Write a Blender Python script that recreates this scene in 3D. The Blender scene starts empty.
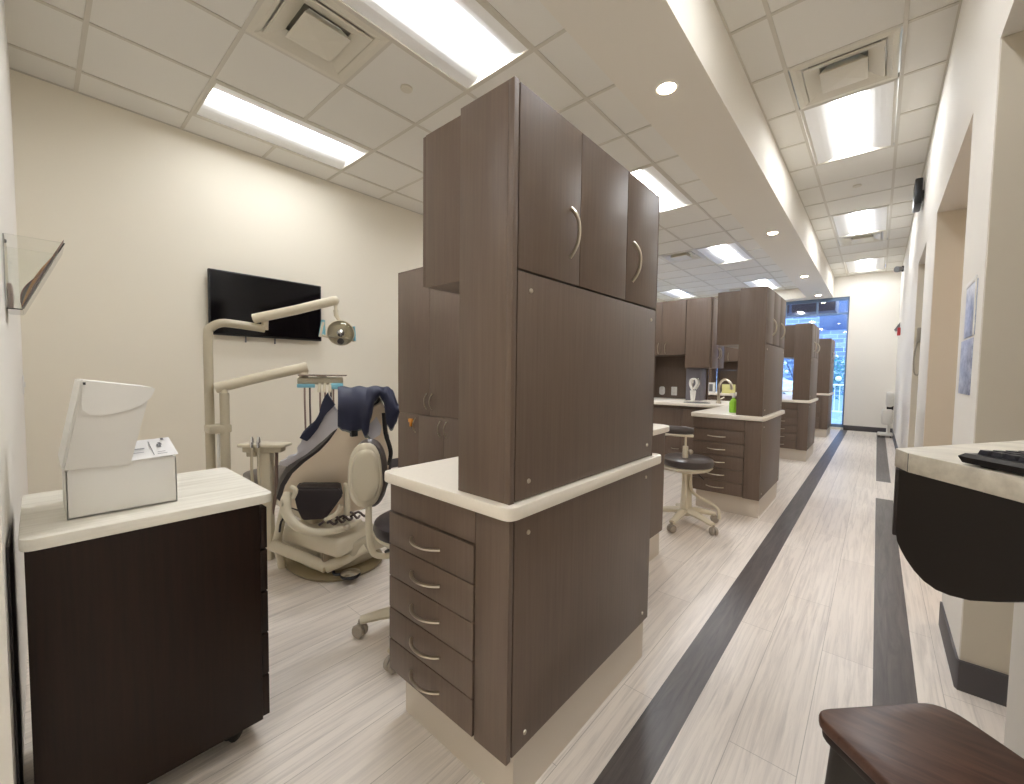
import bpy, bmesh, math, random
from mathutils import Vector, Matrix
random.seed(7)
PI = math.pi
SC = bpy.context.scene
COL = SC.collection

# ------------------------------------------------------------------ helpers
def s2l(c):
    return tuple(((v/255)/12.92 if v/255 <= .04045 else ((v/255+.055)/1.055)**2.4) for v in c)

class MB:
    """collects shapes in one bmesh; build() links them as one mesh object"""
    def __init__(self): self.bm = bmesh.new()
    def _merge(self, tmp):
        me = bpy.data.meshes.new('tmp'); tmp.to_mesh(me); tmp.free()
        self.bm.from_mesh(me); bpy.data.meshes.remove(me)
    def box(self, x0, x1, y0, y1, z0, z1, bev=0, seg=2, mat=None):
        t = bmesh.new(); bmesh.ops.create_cube(t, size=1)
        for v in t.verts:
            v.co = Vector(((x0+x1)/2+v.co.x*(x1-x0), (y0+y1)/2+v.co.y*(y1-y0), (z0+z1)/2+v.co.z*(z1-z0)))
        if bev: bmesh.ops.bevel(t, geom=t.edges[:], offset=bev, segments=seg, affect='EDGES', profile=.5)
        if mat is not None: bmesh.ops.transform(t, matrix=mat, verts=t.verts)
        self._merge(t); return self
    def prism(self, pts, z0, z1, bev=0, seg=2, mat=None):
        t = bmesh.new(); vs = [t.verts.new((p[0], p[1], z0)) for p in pts]
        f = t.faces.new(vs); r = bmesh.ops.extrude_face_region(t, geom=[f])
        for v in r['geom']:
            if isinstance(v, bmesh.types.BMVert): v.co.z = z1
        bmesh.ops.recalc_face_normals(t, faces=t.faces)
        if bev:
            es = [e for e in t.edges if abs(e.verts[0].co.z-e.verts[1].co.z) < 1e-6]
            bmesh.ops.bevel(t, geom=es, offset=bev, segments=seg, affect='EDGES', profile=.5)
        if mat is not None: bmesh.ops.transform(t, matrix=mat, verts=t.verts)
        self._merge(t); return self
    def loft(self, loops, cap=True, closed=True):
        t = bmesh.new(); L = [[t.verts.new(p) for p in lp] for lp in loops]; n = len(L[0])
        for a, b in zip(L, L[1:]):
            for i in range(n if closed else n-1):
                j = (i+1) % n
                t.faces.new((a[i], a[j], b[j], b[i]))
        if cap and closed:
            t.faces.new(L[0][::-1]); t.faces.new(L[-1])
        bmesh.ops.recalc_face_normals(t, faces=t.faces)
        self._merge(t); return self
    def tube(self, pts, r, seg=10, sm=0, flat=None):
        pts = [Vector(p) for p in pts]
        rs = list(r) if isinstance(r, (list, tuple)) else [r]*len(pts)
        rs = [Vector(q if isinstance(q, tuple) else (q, q)) for q in rs]
        if sm:
            q = []; qr = []
            for i in range(len(pts)-1):
                p0 = pts[max(i-1, 0)]; p1 = pts[i]; p2 = pts[i+1]; p3 = pts[min(i+2, len(pts)-1)]
                for k in range(sm):
                    u = k/sm
                    q.append(.5*((2*p1)+(-p0+p2)*u+(2*p0-5*p1+4*p2-p3)*u*u+(-p0+3*p1-3*p2+p3)*u**3)); qr.append(rs[i]*(1-u)+rs[i+1]*u)
            q.append(pts[-1]); qr.append(rs[-1]); pts, rs = q, qr
        loops = []; up = None
        for i, p in enumerate(pts):
            d = (pts[min(i+1, len(pts)-1)]-pts[max(i-1, 0)]).normalized()
            if up is None:
                up = Vector((0, 0, 1)) if abs(d.z) < .9 else Vector((0, 1, 0))
                if flat is not None: up = Vector(flat)
            s = d.cross(up)
            if s.length < 1e-5: s = d.orthogonal()
            s.normalize(); up = s.cross(d).normalized()
            ra, rb = rs[i]
            loops.append([p+s*math.cos(a)*ra+up*math.sin(a)*rb for a in [2*PI*k/seg for k in range(seg)]])
        return self.loft(loops)
    def lathe(self, prof, c=(0, 0, 0), seg=20, mat=None):
        """prof = [(r, z)] bottom to top"""
        loops = []
        for r, z in prof:
            r = max(r, 1e-4); loops.append([Vector((c[0]+r*math.cos(2*PI*k/seg), c[1]+r*math.sin(2*PI*k/seg), c[2]+z)) for k in range(seg)])
        if mat is not None: loops = [[mat @ p for p in lp] for lp in loops]
        return self.loft(loops)
    def ball(self, c, rx, ry=None, rz=None, seg=14):
        ry = ry or rx; rz = rz or rx
        t = bmesh.new(); bmesh.ops.create_uvsphere(t, u_segments=seg, v_segments=seg//2+2, radius=1)
        for v in t.verts: v.co = Vector((c[0]+v.co.x*rx, c[1]+v.co.y*ry, c[2]+v.co.z*rz))
        self._merge(t); return self
    def quad(self, *p):
        vs = [self.bm.verts.new(q) for q in p]; self.bm.faces.new(vs); return self
    def build(self, name, mat, parent=None, off=None, ang=38):
        """off: world position of the parent, vertices were given in world coordinates"""
        bm = self.bm
        if off is not None:
            o = Vector(off)
            for v in bm.verts: v.co -= o
        for f in bm.faces: f.smooth = True
        for e in bm.edges:
            if len(e.link_faces) == 2:
                e.smooth = e.calc_face_angle(0) < math.radians(ang)
        loc = Vector((0, 0, 0))
        if parent is None and bm.verts:
            xs = [v.co.x for v in bm.verts]; ys = [v.co.y for v in bm.verts]; zs = [v.co.z for v in bm.verts]
            loc = Vector(((min(xs)+max(xs))/2, (min(ys)+max(ys))/2, min(zs)))
            for v in bm.verts: v.co -= loc
        me = bpy.data.meshes.new(name); bm.to_mesh(me); bm.free()
        me.materials.append(mat)
        o = bpy.data.objects.new(name, me); COL.objects.link(o); o.location = loc
        if parent is not None: o.parent = parent
        return o

def rpoly(pts, rad, n=6):
    """polygon with rounded corners; rad one number or one per corner"""
    out = []; N = len(pts)
    rad = rad if isinstance(rad, (list, tuple)) else [rad]*N
    for i in range(N):
        p = Vector(pts[i]); a = Vector(pts[i-1]); b = Vector(pts[(i+1) % N]); r = rad[i]
        if r <= 0: out.append((p.x, p.y)); continue
        u = (a-p).normalized(); w = (b-p).normalized()
        th = u.angle(w); d = min(r/math.tan(th/2), (a-p).length*.49, (b-p).length*.49)
        for k in range(n+1):
            t = k/n; q = (p+u*d)*(1-t)**2+p*2*t*(1-t)+(p+w*d)*t*t
            out.append((q.x, q.y))
    return out

def empty(name, label, cat, loc, group=None, rz=0):
    o = bpy.data.objects.new(name, None); COL.objects.link(o); o.location = loc; o.rotation_euler = (0, 0, rz)
    o.empty_display_size = .1
    o['label'] = label; o['category'] = cat
    if group: o['group'] = group
    return o
def tag(o, label, cat, group=None, kind=None):
    o['label'] = label; o['category'] = cat
    if group: o['group'] = group
    if kind: o['kind'] = kind
    return o
def struct(o): o['kind'] = 'structure'; return o
def part_label(o, s): o['label'] = s; return o
def copy_tree(o, label=None, group=None, dloc=(0, 0, 0), parent=None):
    c = o.copy(); COL.objects.link(c)
    if parent is not None: c.parent = parent
    else: c.location = Vector(o.location)+Vector(dloc)
    if label: c['label'] = label
    if group: c['group'] = group
    for ch in list(o.children): copy_tree(ch, parent=c)
    return c

# ------------------------------------------------------------------ materials
def newmat(name):
    m = bpy.data.materials.new(name); m.use_nodes = True
    nt = m.node_tree; b = nt.nodes['Principled BSDF']; return m, nt, b
def plain(name, rgb, rough=.5, metal=0, bump=0, bscale=200, spec=.5, emit=0, var=0, coat=0):
    m, nt, b = newmat(name); c = s2l(rgb)+(1,)
    b.inputs['Base Color'].default_value = c; b.inputs['Roughness'].default_value = rough
    b.inputs['Metallic'].default_value = metal; b.inputs['Specular IOR Level'].default_value = spec
    if coat: b.inputs['Coat Weight'].default_value = coat; b.inputs['Coat Roughness'].default_value = .1
    tc = nt.nodes.new('ShaderNodeTexCoord')
    if bump or var:
        n = nt.nodes.new('ShaderNodeTexNoise'); n.inputs['Scale'].default_value = bscale; n.inputs['Detail'].default_value = 3
        nt.links.new(tc.outputs['Object'], n.inputs['Vector'])
        if bump:
            bp = nt.nodes.new('ShaderNodeBump'); bp.inputs['Strength'].default_value = bump; bp.inputs['Distance'].default_value = .002
            nt.links.new(n.outputs['Fac'], bp.inputs['Height']); nt.links.new(bp.outputs['Normal'], b.inputs['Normal'])
        if var:
            mx = nt.nodes.new('ShaderNodeMix'); mx.data_type = 'RGBA'
            mx.inputs[6].default_value = tuple(x*(1-var) for x in c[:3])+(1,); mx.inputs[7].default_value = tuple(min(1, x*(1+var)) for x in c[:3])+(1,)
            nt.links.new(n.outputs['Fac'], mx.inputs[0]); nt.links.new(mx.outputs[2], b.inputs['Base Color'])
    if emit:
        b.inputs['Emission Color'].default_value = c; b.inputs['Emission Strength'].default_value = emit
    return m
def grain(name, dark, light, scale, rough=.45, contrast=(.3, .7), bump=.15, detail=6, dist=0, spec=.5):
    """streaky grain: noise stretched by the scale vector"""
    m, nt, b = newmat(name)
    tc = nt.nodes.new('ShaderNodeTexCoord'); mp = nt.nodes.new('ShaderNodeMapping'); mp.inputs['Scale'].default_value = scale
    n = nt.nodes.new('ShaderNodeTexNoise'); n.inputs['Scale'].default_value = 1; n.inputs['Detail'].default_value = detail; n.inputs['Roughness'].default_value = .65
    n.inputs['Distortion'].default_value = dist
    r = nt.nodes.new('ShaderNodeValToRGB'); r.color_ramp.elements[0].position = contrast[0]; r.color_ramp.elements[1].position = contrast[1]
    r.color_ramp.elements[0].color = s2l(dark)+(1,); r.color_ramp.elements[1].color = s2l(light)+(1,)
    L = nt.links.new
    L(tc.outputs['Object'], mp.inputs['Vector']); L(mp.outputs['Vector'], n.inputs['Vector']); L(n.outputs['Fac'], r.inputs['Fac']); L(r.outputs['Color'], b.inputs['Base Color'])
    if bump:
        bp = nt.nodes.new('ShaderNodeBump'); bp.inputs['Strength'].default_value = bump; bp.inputs['Distance'].default_value = .001
        L(n.outputs['Fac'], bp.inputs['Height']); L(bp.outputs['Normal'], b.inputs['Normal'])
    b.inputs['Roughness'].default_value = rough; b.inputs['Specular IOR Level'].default_value = spec
    return m

def floor_mat(name, c1, c2, seam, dark, amount):
    m, nt, b = newmat(name); L = nt.links.new
    tc = nt.nodes.new('ShaderNodeTexCoord')
    mp = nt.nodes.new('ShaderNodeMapping'); mp.inputs['Rotation'].default_value = (0, 0, PI/2); mp.inputs['Location'].default_value = (0, .05, 0)
    L(tc.outputs['Object'], mp.inputs['Vector'])
    br = nt.nodes.new('ShaderNodeTexBrick'); br.offset = .37; br.inputs['Scale'].default_value = 1
    br.inputs['Brick Width'].default_value = 1.22; br.inputs['Row Height'].default_value = .185; br.inputs['Mortar Size'].default_value = .0012
    br.inputs['Mortar Smooth'].default_value = 0; br.inputs['Bias'].default_value = 0
    br.inputs['Color1'].default_value = s2l(c1)+(1,); br.inputs['Color2'].default_value = s2l(c2)+(1,); br.inputs['Mortar'].default_value = s2l(seam)+(1,)
    L(mp.outputs['Vector'], br.inputs['Vector'])
    # long cathedral-like grain along Y, shifted per plank by the plank colour
    m2 = nt.nodes.new('ShaderNodeMapping'); m2.inputs['Scale'].default_value = (46, 1.7, 1); L(tc.outputs['Object'], m2.inputs['Vector'])
    n = nt.nodes.new('ShaderNodeTexNoise'); n.inputs['Scale'].default_value = 1; n.inputs['Detail'].default_value = 7; n.inputs['Roughness'].default_value = .7; n.inputs['Distortion'].default_value = .9
    L(m2.outputs['Vector'], n.inputs['Vector'])
    r = nt.nodes.new('ShaderNodeValToRGB'); r.color_ramp.elements[0].position = .3; r.color_ramp.elements[1].position = .56
    r.color_ramp.elements[0].color = (1, 1, 1, 1); r.color_ramp.elements[1].color = (0, 0, 0, 1); L(n.outputs['Fac'], r.inputs['Fac'])
    m3 = nt.nodes.new('ShaderNodeMapping'); m3.inputs['Scale'].default_value = (2.5, .8, 1); L(tc.outputs['Object'], m3.inputs['Vector'])
    n3 = nt.nodes.new('ShaderNodeTexNoise'); n3.inputs['Scale'].default_value = 1; n3.inputs['Detail'].default_value = 3; L(m3.outputs['Vector'], n3.inputs['Vector'])
    mul = nt.nodes.new('ShaderNodeMath'); mul.operation = 'MULTIPLY'; L(r.outputs['Color'], mul.inputs[0]); L(n3.outputs['Fac'], mul.inputs[1])
    mul2 = nt.nodes.new('ShaderNodeMath'); mul2.operation = 'MULTIPLY'; L(mul.outputs[0], mul2.inputs[0]); mul2.inputs[1].default_value = amount
    mx = nt.nodes.new('ShaderNodeMix'); mx.data_type = 'RGBA'; L(mul2.outputs[0], mx.inputs[0]); L(br.outputs['Color'], mx.inputs[6]); mx.inputs[7].default_value = s2l(dark)+(1,)
    L(mx.outputs[2], b.inputs['Base Color'])
    b.inputs['Roughness'].default_value = .34; b.inputs['Specular IOR Level'].default_value = .45
    bp = nt.nodes.new('ShaderNodeBump'); bp.inputs['Strength'].default_value = .12; bp.inputs['Distance'].default_value = .001
    L(n.outputs['Fac'], bp.inputs['Height']); L(bp.outputs['Normal'], b.inputs['Normal'])
    return m

M = {}
M['wood'] = grain('dark_wood_laminate', (101, 85, 73), (114, 97, 84), (95, 95, 3.2), rough=.42, contrast=(.3, .72), bump=.1)
M['espresso'] = grain('espresso_laminate', (27, 13, 5), (38, 21, 10), (95, 95, 3.2), spec=.3, rough=.5, bump=.1)
M['espresso_edge'] = plain('espresso_edge', (38, 28, 26), .5)
M['gap'] = plain('shadow_gap_black', (20, 17, 16), .8)
M['quartz'] = plain('cream_quartz', (248, 240, 226), .3, var=.04, bscale=90)
M['ashtop'] = grain('pale_ash_laminate', (214, 208, 192), (246, 242, 230), (38, 2.6, 20), rough=.45, contrast=(.25, .6), bump=.05)
M['ashtop2'] = grain('pale_ash_laminate_desk', (186, 178, 162), (222, 215, 199), (5, 26, 26), rough=.45, contrast=(.25, .6), bump=.05)
M['kick'] = plain('brushed_plinth', (216, 206, 192), .36, metal=.15, bump=.04, bscale=60)
M['nickel'] = plain('satin_nickel', (205, 196, 180), .28, metal=1)
M['chrome'] = plain('chrome', (225, 225, 225), .08, metal=1)
M['wall'] = plain('cream_wall_paint', (240, 233, 216), .75, bump=.12, bscale=260, spec=.3)
M['wall_r'] = plain('white_wall_paint', (238, 234, 226), .7, bump=.12, bscale=260, spec=.3)
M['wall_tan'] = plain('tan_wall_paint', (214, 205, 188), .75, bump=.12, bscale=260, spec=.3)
M['soffit'] = plain('soffit_paint', (228, 222, 210), .75, bump=.05, bscale=200, spec=.3)
M['tile'] = plain('ceiling_tile', (228, 225, 217), .9, bump=.5, bscale=420, var=.05, spec=.2)
M['tbar'] = plain('ceiling_tee', (205, 199, 186), .5)
M['base'] = plain('charcoal_rubber_base', (84, 80, 82), .5)
M['floor'] = floor_mat('whitewashed_plank', (244, 235, 225), (233, 223, 212), (190, 180, 170), (172, 162, 154), 1.0)
M['stripe'] = grain('charcoal_plank', (66, 60, 59), (104, 96, 92), (34, 2.4, 1), rough=.36, contrast=(.3, .7), bump=.1, dist=1)
M['cream_plastic'] = plain('cream_enamel', (222, 212, 188), .3, coat=.3)
M['grey_plastic'] = plain('grey_beige_enamel', (196, 186, 162), .35)
M['dark_vinyl'] = plain('dark_grey_vinyl', (58, 52, 54), .33, bump=.1, bscale=150)
M['brown_vinyl'] = plain('taupe_vinyl', (84, 76, 72), .3, bump=.1, bscale=150)
M['shell'] = plain('taupe_shell', (236, 220, 196), .32, coat=.2)
M['black'] = plain('black_plastic', (22, 21, 22), .35)
M['black_matte'] = plain('black_panel', (42, 38, 35), .42, bump=.05)
M['screen'] = plain('tv_glass', (3, 2, 6), .08, spec=.3)
M['white'] = plain('white_plastic', (236, 234, 228), .4)
M['card'] = plain('white_cardboard', (238, 236, 230), .7, bump=.05, bscale=90)
M['card_in'] = plain('white_cardboard_inside', (230, 227, 220), .75)
M['paper'] = plain('printed_paper', (244, 242, 240), .6)
M['ink'] = plain('grey_ink', (120, 120, 122), .6)
M['ink_pale'] = plain('pale_ink', (176, 174, 178), .6)
M['ink_dark'] = plain('dark_ink', (58, 58, 62), .6)
M['navy'] = plain('navy_vinyl', (38, 42, 66), .5, bump=.35, bscale=40, var=.1)
M['silver_cloth'] = plain('silver_grey_lining', (206, 204, 210), .45, metal=0, bump=.3, bscale=30)
M['piping'] = plain('grey_piping', (112, 116, 112), .5)
M['cyan'] = plain('pale_blue_film', (128, 190, 208), .3)
M['hose'] = plain('taupe_hose', (138, 116, 104), .4)
M['hose_dark'] = plain('dark_hose', (84, 70, 66), .4)
M['amber'] = plain('amber_reflector', (252, 240, 210), .3, metal=0)
M['orange'] = plain('orange_plastic', (222, 150, 60), .5)
M['blue'] = plain('dark_blue_plastic', (50, 62, 108), .5)
M['yellow'] = plain('pale_yellow_card', (226, 222, 150), .6)
M['green'] = plain('lime_green_plastic', (150, 208, 60), .35)
M['greypanel'] = plain('grey_blue_panel', (112, 108, 114), .4)
M['binwood'] = grain('walnut_lid', (62, 40, 32), (104, 74, 60), (7, 60, 20), rough=.32, contrast=(.3, .75), bump=.15, dist=.6)
M['film'] = grain('blue_grey_print', (120, 128, 160), (206, 210, 226), (14, 14, 22), rough=.3, contrast=(.35, .65), bump=0)
M['red'] = plain('red_plastic', (190, 40, 50), .4)
M['broch1'] = grain('orange_brochure', (176, 96, 34), (214, 150, 64), (20, 20, 9), rough=.35, bump=0)
M['broch2'] = grain('maroon_brochure', (92, 44, 40), (150, 84, 70), (20, 20, 9), rough=.35, bump=0)
M['light_metal'] = plain('white_light_housing', (248, 248, 246), .5)
M['diffuser_frame'] = plain('vent_enamel', (214, 208, 192), .45)

def emis(name, rgb, strength):
    m, nt, b = newmat(name); e = nt.nodes.new('ShaderNodeEmission'); e.inputs['Color'].default_value = s2l(rgb)+(1,); e.inputs['Strength'].default_value = strength
    nt.links.new(e.outputs[0], nt.nodes['Material Output'].inputs['Surface']); return m
M['lens'] = emis('lamp_lens', (247, 250, 255), 24)
M['lens_soft'] = emis('lamp_lens_soft', (247, 250, 255), 11)
M['lens_corridor'] = emis('lamp_lens_corridor', (247, 250, 255), 13.5)
M['spot'] = emis('downlight_lens', (255, 226, 188), 32)
M['warm'] = emis('warm_lens', (255, 222, 196), 9)

def glass(name, tint=(1, 1, 1), rough=0.0, refl=.5):
    m, nt, b = newmat(name); nt.nodes.remove(b)
    t = nt.nodes.new('ShaderNodeBsdfTransparent'); t.inputs['Color'].default_value = tint+(1,)
    g = nt.nodes.new('ShaderNodeBsdfGlossy'); g.inputs['Roughness'].default_value = rough
    f = nt.nodes.new('ShaderNodeFresnel'); f.inputs['IOR'].default_value = 1.5
    mm = nt.nodes.new('ShaderNodeMath'); mm.operation = 'MULTIPLY'; mm.inputs[1].default_value = refl*2; nt.links.new(f.outputs[0], mm.inputs[0])
    x = nt.nodes.new('ShaderNodeMixShader'); nt.links.new(mm.outputs[0], x.inputs['Fac']); nt.links.new(t.outputs[0], x.inputs[1]); nt.links.new(g.outputs[0], x.inputs[2])
    nt.links.new(x.outputs[0], nt.nodes['Material Output'].inputs['Surface']); return m
M['glass'] = glass('window_glass', (.93, .97, 1), refl=1.0)
M['acrylic'] = glass('clear_acrylic', (.975, .98, .965), refl=1.0)

# ------------------------------------------------------------------ room constants (metres; camera above the origin)
ZB, ZC = 3.18, 3.40            # bay and corridor ceilings
XL, XR = -4.455, .281          # left wall, right wall
YE = 11.85                     # end wall
YN = -.055                     # face of the short wall at the camera's left
SZ, SX0, SX1 = 2.95, -1.275, -.82   # dropped soffit

# ------------------------------------------------------------------ shell
struct(MB().box(XL-.2, 1.9, -2.6, YE+.1, -.12, 0).build('floor', M['floor']))
def strip(n, x0, x1, y0, y1): struct(MB().box(x0, x1, y0, y1, .0002, .0016).build(n, M['stripe']))
strip('trim_1', -.575, -.45, -2.6, YE); strip('trim_2', .036, .162, -2.6, 5.44); strip('trim_3', .036, .162, 6.34, YE)
struct(MB().box(XL-.15, XL, -2.6, YE+.1, 0, ZB+.1).build('wall_left', M['wall']))
struct(MB().box(XL, -1.36, YN-.12, YN, 0, ZB+.1).build('wall_near', M['wall_r']))
struct(MB().box(XL, 1.9, -2.75, -2.6, 0, ZC+.1).build('wall_rear', M['wall']))
# end wall: solid on the corridor side, window to the left
struct(MB().box(-.53, XR+.2, YE, YE+.15, 0, ZC+.1).box(XL, -.53, YE, YE+.15, 2.955, ZC+.1).box(XL, -.53, YE, YE+.15, -.1, .05).build('wall_end', M['wall_r']))
# right wall with three tall openings, rooms behind
H = 2.42
w = MB()
w.box(XR, 1.75, -2.6, 1.60, 0, ZC+.1)
w.box(XR, 1.75, 1.60, YE, H, ZC+.1)
w.box(XR, 1.75, 6.35, YE, 0, H)
struct(w.build('wall_right', M['wall_r']))
struct(MB().box(XR, 1.75, 2.32, 2.88, 0, H).build('wall_pillar', M['wall_r']))
struct(MB().box(XR, 1.75, 4.45, 5.33, 0, H).build('wall_pier', M['wall_r']))
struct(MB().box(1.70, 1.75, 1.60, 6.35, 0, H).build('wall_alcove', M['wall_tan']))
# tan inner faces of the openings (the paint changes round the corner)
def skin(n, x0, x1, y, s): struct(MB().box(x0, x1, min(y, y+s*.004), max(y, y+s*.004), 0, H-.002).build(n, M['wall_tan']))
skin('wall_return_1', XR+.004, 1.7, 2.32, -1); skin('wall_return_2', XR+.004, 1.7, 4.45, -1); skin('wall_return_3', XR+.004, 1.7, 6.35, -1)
# soffit along the corridor and across the window
struct(MB().box(SX0, SX1, -2.6, YE, SZ, ZC+.1).build('ceiling_soffit', M['soffit']))
struct(MB().box(XL, SX0, 11.5, YE, SZ, ZB+.1).build('ceiling_soffit_end', M['soffit']))
# baseboards
struct(MB().box(XL, XL+.012, -.05, YE, 0, .11, .004).build('baseboard_left', M['base']))
struct(MB().box(-.53, XR, YE-.012, YE, 0, .11, .004).build('baseboard_end', M['base']))
b = MB()
b.prism([(XR-.008, 2.86), (XR-.008, 2.318), (XR-.001, 2.303), (1.6, 2.303), (1.6, 2.316), (XR+.002, 2.316), (XR+.002, 2.86)], 0, .115)
b.build('baseboard_right', M['base']); struct(bpy.data.objects['baseboard_right'])
# end pieces of skirting further along
struct(MB().box(XR-.012, XR, 4.45, 5.33, 0, .115).build('baseboard_pier', M['base']))
struct(MB().box(XR-.012, XR, 6.35, YE, 0, .115).build('baseboard_far', M['base']))

# suspended ceilings: tiles and tees; cells taken by lights and vents left open
def ceiling(name, xs, ys, z, holes):
    t = MB(); g = MB()
    for i in range(len(xs)-1):
        for j in range(len(ys)-1):
            if (i, j) in holes: continue
            t.box(xs[i]+.006, xs[i+1]-.006, ys[j]+.006, ys[j+1]-.006, z+.006, z+.02)
    for x in xs: g.box(x-.012, x+.012, ys[0], ys[-1], z, z+.03)
    for j, y in enumerate(ys):
        for i in range(len(xs)-1):
            if (i, j) in holes and (i, j-1) in holes and holes[(i, j)] == holes[(i, j-1)]: continue
            g.box(xs[i], xs[i+1], y-.012, y+.012, z+.0005, z+.03)
    t.box(xs[0], xs[-1], ys[0], ys[-1], z+.16, z+.18)
    struct(t.build(name, M['tile'])); struct(g.build(name+'_grid', M['tbar']))
T = .61
bx = [XL, -4.13, -3.52, -2.89, -2.283, -1.673, SX0]
by = [-2.6]+[.251+T*k for k in range(-4, 19)]+[11.5]
cx = [SX1, -.594, .04, XR]
cy = [-2.6]+[3.64+T*k for k in range(-10, 14)]+[YE]
def jy(ys, y): return min(range(len(ys)), key=lambda k: abs(ys[k]-y))
bay_lights = [(4, -1.579), (1, .861), (4, .861), (1, 3.911), (4, 3.911), (1, 6.961), (4, 6.961), (1, 10.011), (4, 10.011)]  # first entry: unseen light added behind the camera to brighten floor and counter
bay_vents = [(3, .861), (3, 6.961), (3, 10.621)]
cor_lights = [(1, 4.25), (1, 7.30), (1, 10.35), (1, 1.20), (1, -1.85)]
cor_vents = [(1, 3.64), (1, 8.52)]
def holes(ys, lights, vents):
    h = {}
    for n, (i, y) in enumerate(lights): j = jy(ys, y); h[(i, j)] = n; h[(i, j+1)] = n
    for n, (i, y) in enumerate(vents): h[(i, jy(ys, y))] = 100+n
    return h
ceiling('ceiling', bx, by, ZB, holes(by, bay_lights, bay_vents))
ceiling('ceiling_corridor', cx, cy, ZC, holes(cy, cor_lights, cor_vents))
# ---- troffer lights 2x4, two curved side reflectors and a bright centre lens
def make_light(loc, label, group, lensm='lens'):
    W2, L2 = .293, .598
    r = empty('ceiling_light', label, 'ceiling light', loc, group)
    f = MB()
    for x0, x1, y0, y1 in ((-W2-.006, -W2+.014, -L2, L2), (W2-.014, W2+.006, -L2, L2), (-W2, W2, -L2-.004, -L2+.014), (-W2, W2, L2-.014, L2+.004)):
        f.box(x0, x1, y0, y1, -.002, .012)
    f.build('frame', M['tbar'], r)
    a = MB(); n = 8
    for s in (-1, 1):                                              # curved reflector wings
        prof = [(s*(W2-.01-.205*math.sin(PI/2*k/n)), .005+.09*(1-math.cos(PI/2*k/n))) for k in range(n+1)]
        for p, q in zip(prof, prof[1:]):
            a.quad((p[0], -L2+.01, p[1]), (q[0], -L2+.01, q[1]), (q[0], L2-.01, q[1]), (p[0], L2-.01, p[1]))
    for s in (-1, 1):                                              # sloping end plates
        a.quad((-W2+.01, s*(L2-.01), .005), (W2-.01, s*(L2-.01), .005), (.09, s*(L2-.07), .1), (-.09, s*(L2-.07), .1))
    a.box(-.10, .10, -L2+.02, L2-.02, .1, .104)
    a.build('reflector', M['light_metal'], r)
    l = MB(); prof = [(-.092+.184*k/10, .094-.058*math.sin(PI*k/10)) for k in range(11)]
    y = L2-.055
    for p, q in zip(prof, prof[1:]): l.quad((p[0], -y, p[1]), (q[0], -y, q[1]), (q[0], y, q[1]), (p[0], y, p[1]))
    for s in (-1, 1):
        vs = [l.bm.verts.new((p[0], s*y, p[1])) for p in prof]; l.bm.faces.new(vs)
    l.build('lens', M[lensm], r)
    return r
bl = ['recessed ceiling light behind the viewer', 'recessed ceiling light over the wall-mounted TV, nearest the left wall', 'wide recessed ceiling light at the top centre of the picture, above the near tall cabinet',
      'recessed ceiling light of the second bay beside the left wall', 'recessed ceiling light showing just right of the near tall cabinet top',
      'recessed ceiling light of the third bay beside the left wall', 'recessed ceiling light beside the vent above the far row of wall cabinets',
      'recessed ceiling light low over the brown wall cabinets of the second bay', 'furthest recessed ceiling light in the bays, just above the second tower cabinet']
cl = ['recessed corridor ceiling light with the large square vent at its near end', 'second recessed corridor ceiling light, in front of the small vent',
      'furthest recessed corridor ceiling light, by the end wall', 'recessed corridor ceiling light just ahead overhead', 'recessed corridor ceiling light behind the viewer']
L0 = {}
for (i, y), lb in zip(bay_lights, bl):
    p = ((bx[i]+bx[i+1])/2, y+T, ZB)
    k = 'lens_soft' if i == 1 else 'lens'
    if k not in L0: L0[k] = make_light(p, lb, 'recessed ceiling lights over the bays', k)
    else: c = copy_tree(L0[k], lb); c.location = p
for (i, y), lb in zip(cor_lights, cl):
    p = ((cx[i]+cx[i+1])/2, y+T, ZC); k = 'lens_corridor'
    if k not in L0: L0[k] = make_light(p, lb, 'recessed ceiling lights over the corridor', k)
    else: c = copy_tree(L0[k], lb); c.location = p
# ---- square cone vents
def make_vent(loc, label, group):
    r = empty('ceiling_vent', label, 'vent', loc, group); S = .296
    def ring(m, a, za, b_, zb):
        for k in range(4):
            R_ = Matrix.Rotation(PI/2*k, 4, 'Z')
            m.quad(R_ @ Vector((-a, -a, za)), R_ @ Vector((a, -a, za)), R_ @ Vector((b_, -b_, zb)), R_ @ Vector((-b_, -b_, zb)))
    m = MB(); ring(m, S, 0, .262, -.004); ring(m, .262, -.004, .235, .004); ring(m, .235, .004, .20, .05); m.build('frame', M['diffuser_frame'], r)
    m = MB(); ring(m, .222, -.006, .135, .026); ring(m, .222, -.006, .226, .0); ring(m, .226, 0, .14, .032); m.build('cone', M['diffuser_frame'], r)
    m = MB(); m.box(-.135, .135, -.135, .135, -.020, -.014, .004); ring(m, .135, -.016, .09, .05); ring(m, .12, -.0205, .0005, -.030); m.build('core', M['diffuser_frame'], r)
    m = MB(); m.box(-.26, .26, -.26, .26, .075, .085); m.build('duct', plain('duct_shadow', (150, 144, 130), .7) if 'duct_shadow' not in bpy.data.materials else bpy.data.materials['duct_shadow'], r)
    return r
V0 = make_vent(((bx[3]+bx[4])/2, .861+T/2, ZB), 'large square ceiling vent between the two nearest bay lights', 'square ceiling vents over the bays')
for (i, y), lb in zip(bay_vents[1:], ['square ceiling vent beside a light, right of the near tall cabinet', 'furthest square ceiling vent, just above the second row of wall cabinets']):
    c = copy_tree(V0, lb); c.location = ((bx[i]+bx[i+1])/2, y+T/2, ZB)
for (i, y), lb in zip(cor_vents, ['large square corridor vent at the near end of the nearest corridor light', 'small distant corridor vent between the second and third corridor lights']):
    c = copy_tree(V0, lb, 'square ceiling vents over the corridor'); c.location = ((cx[i]+cx[i+1])/2, y+T/2, ZC)
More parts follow.
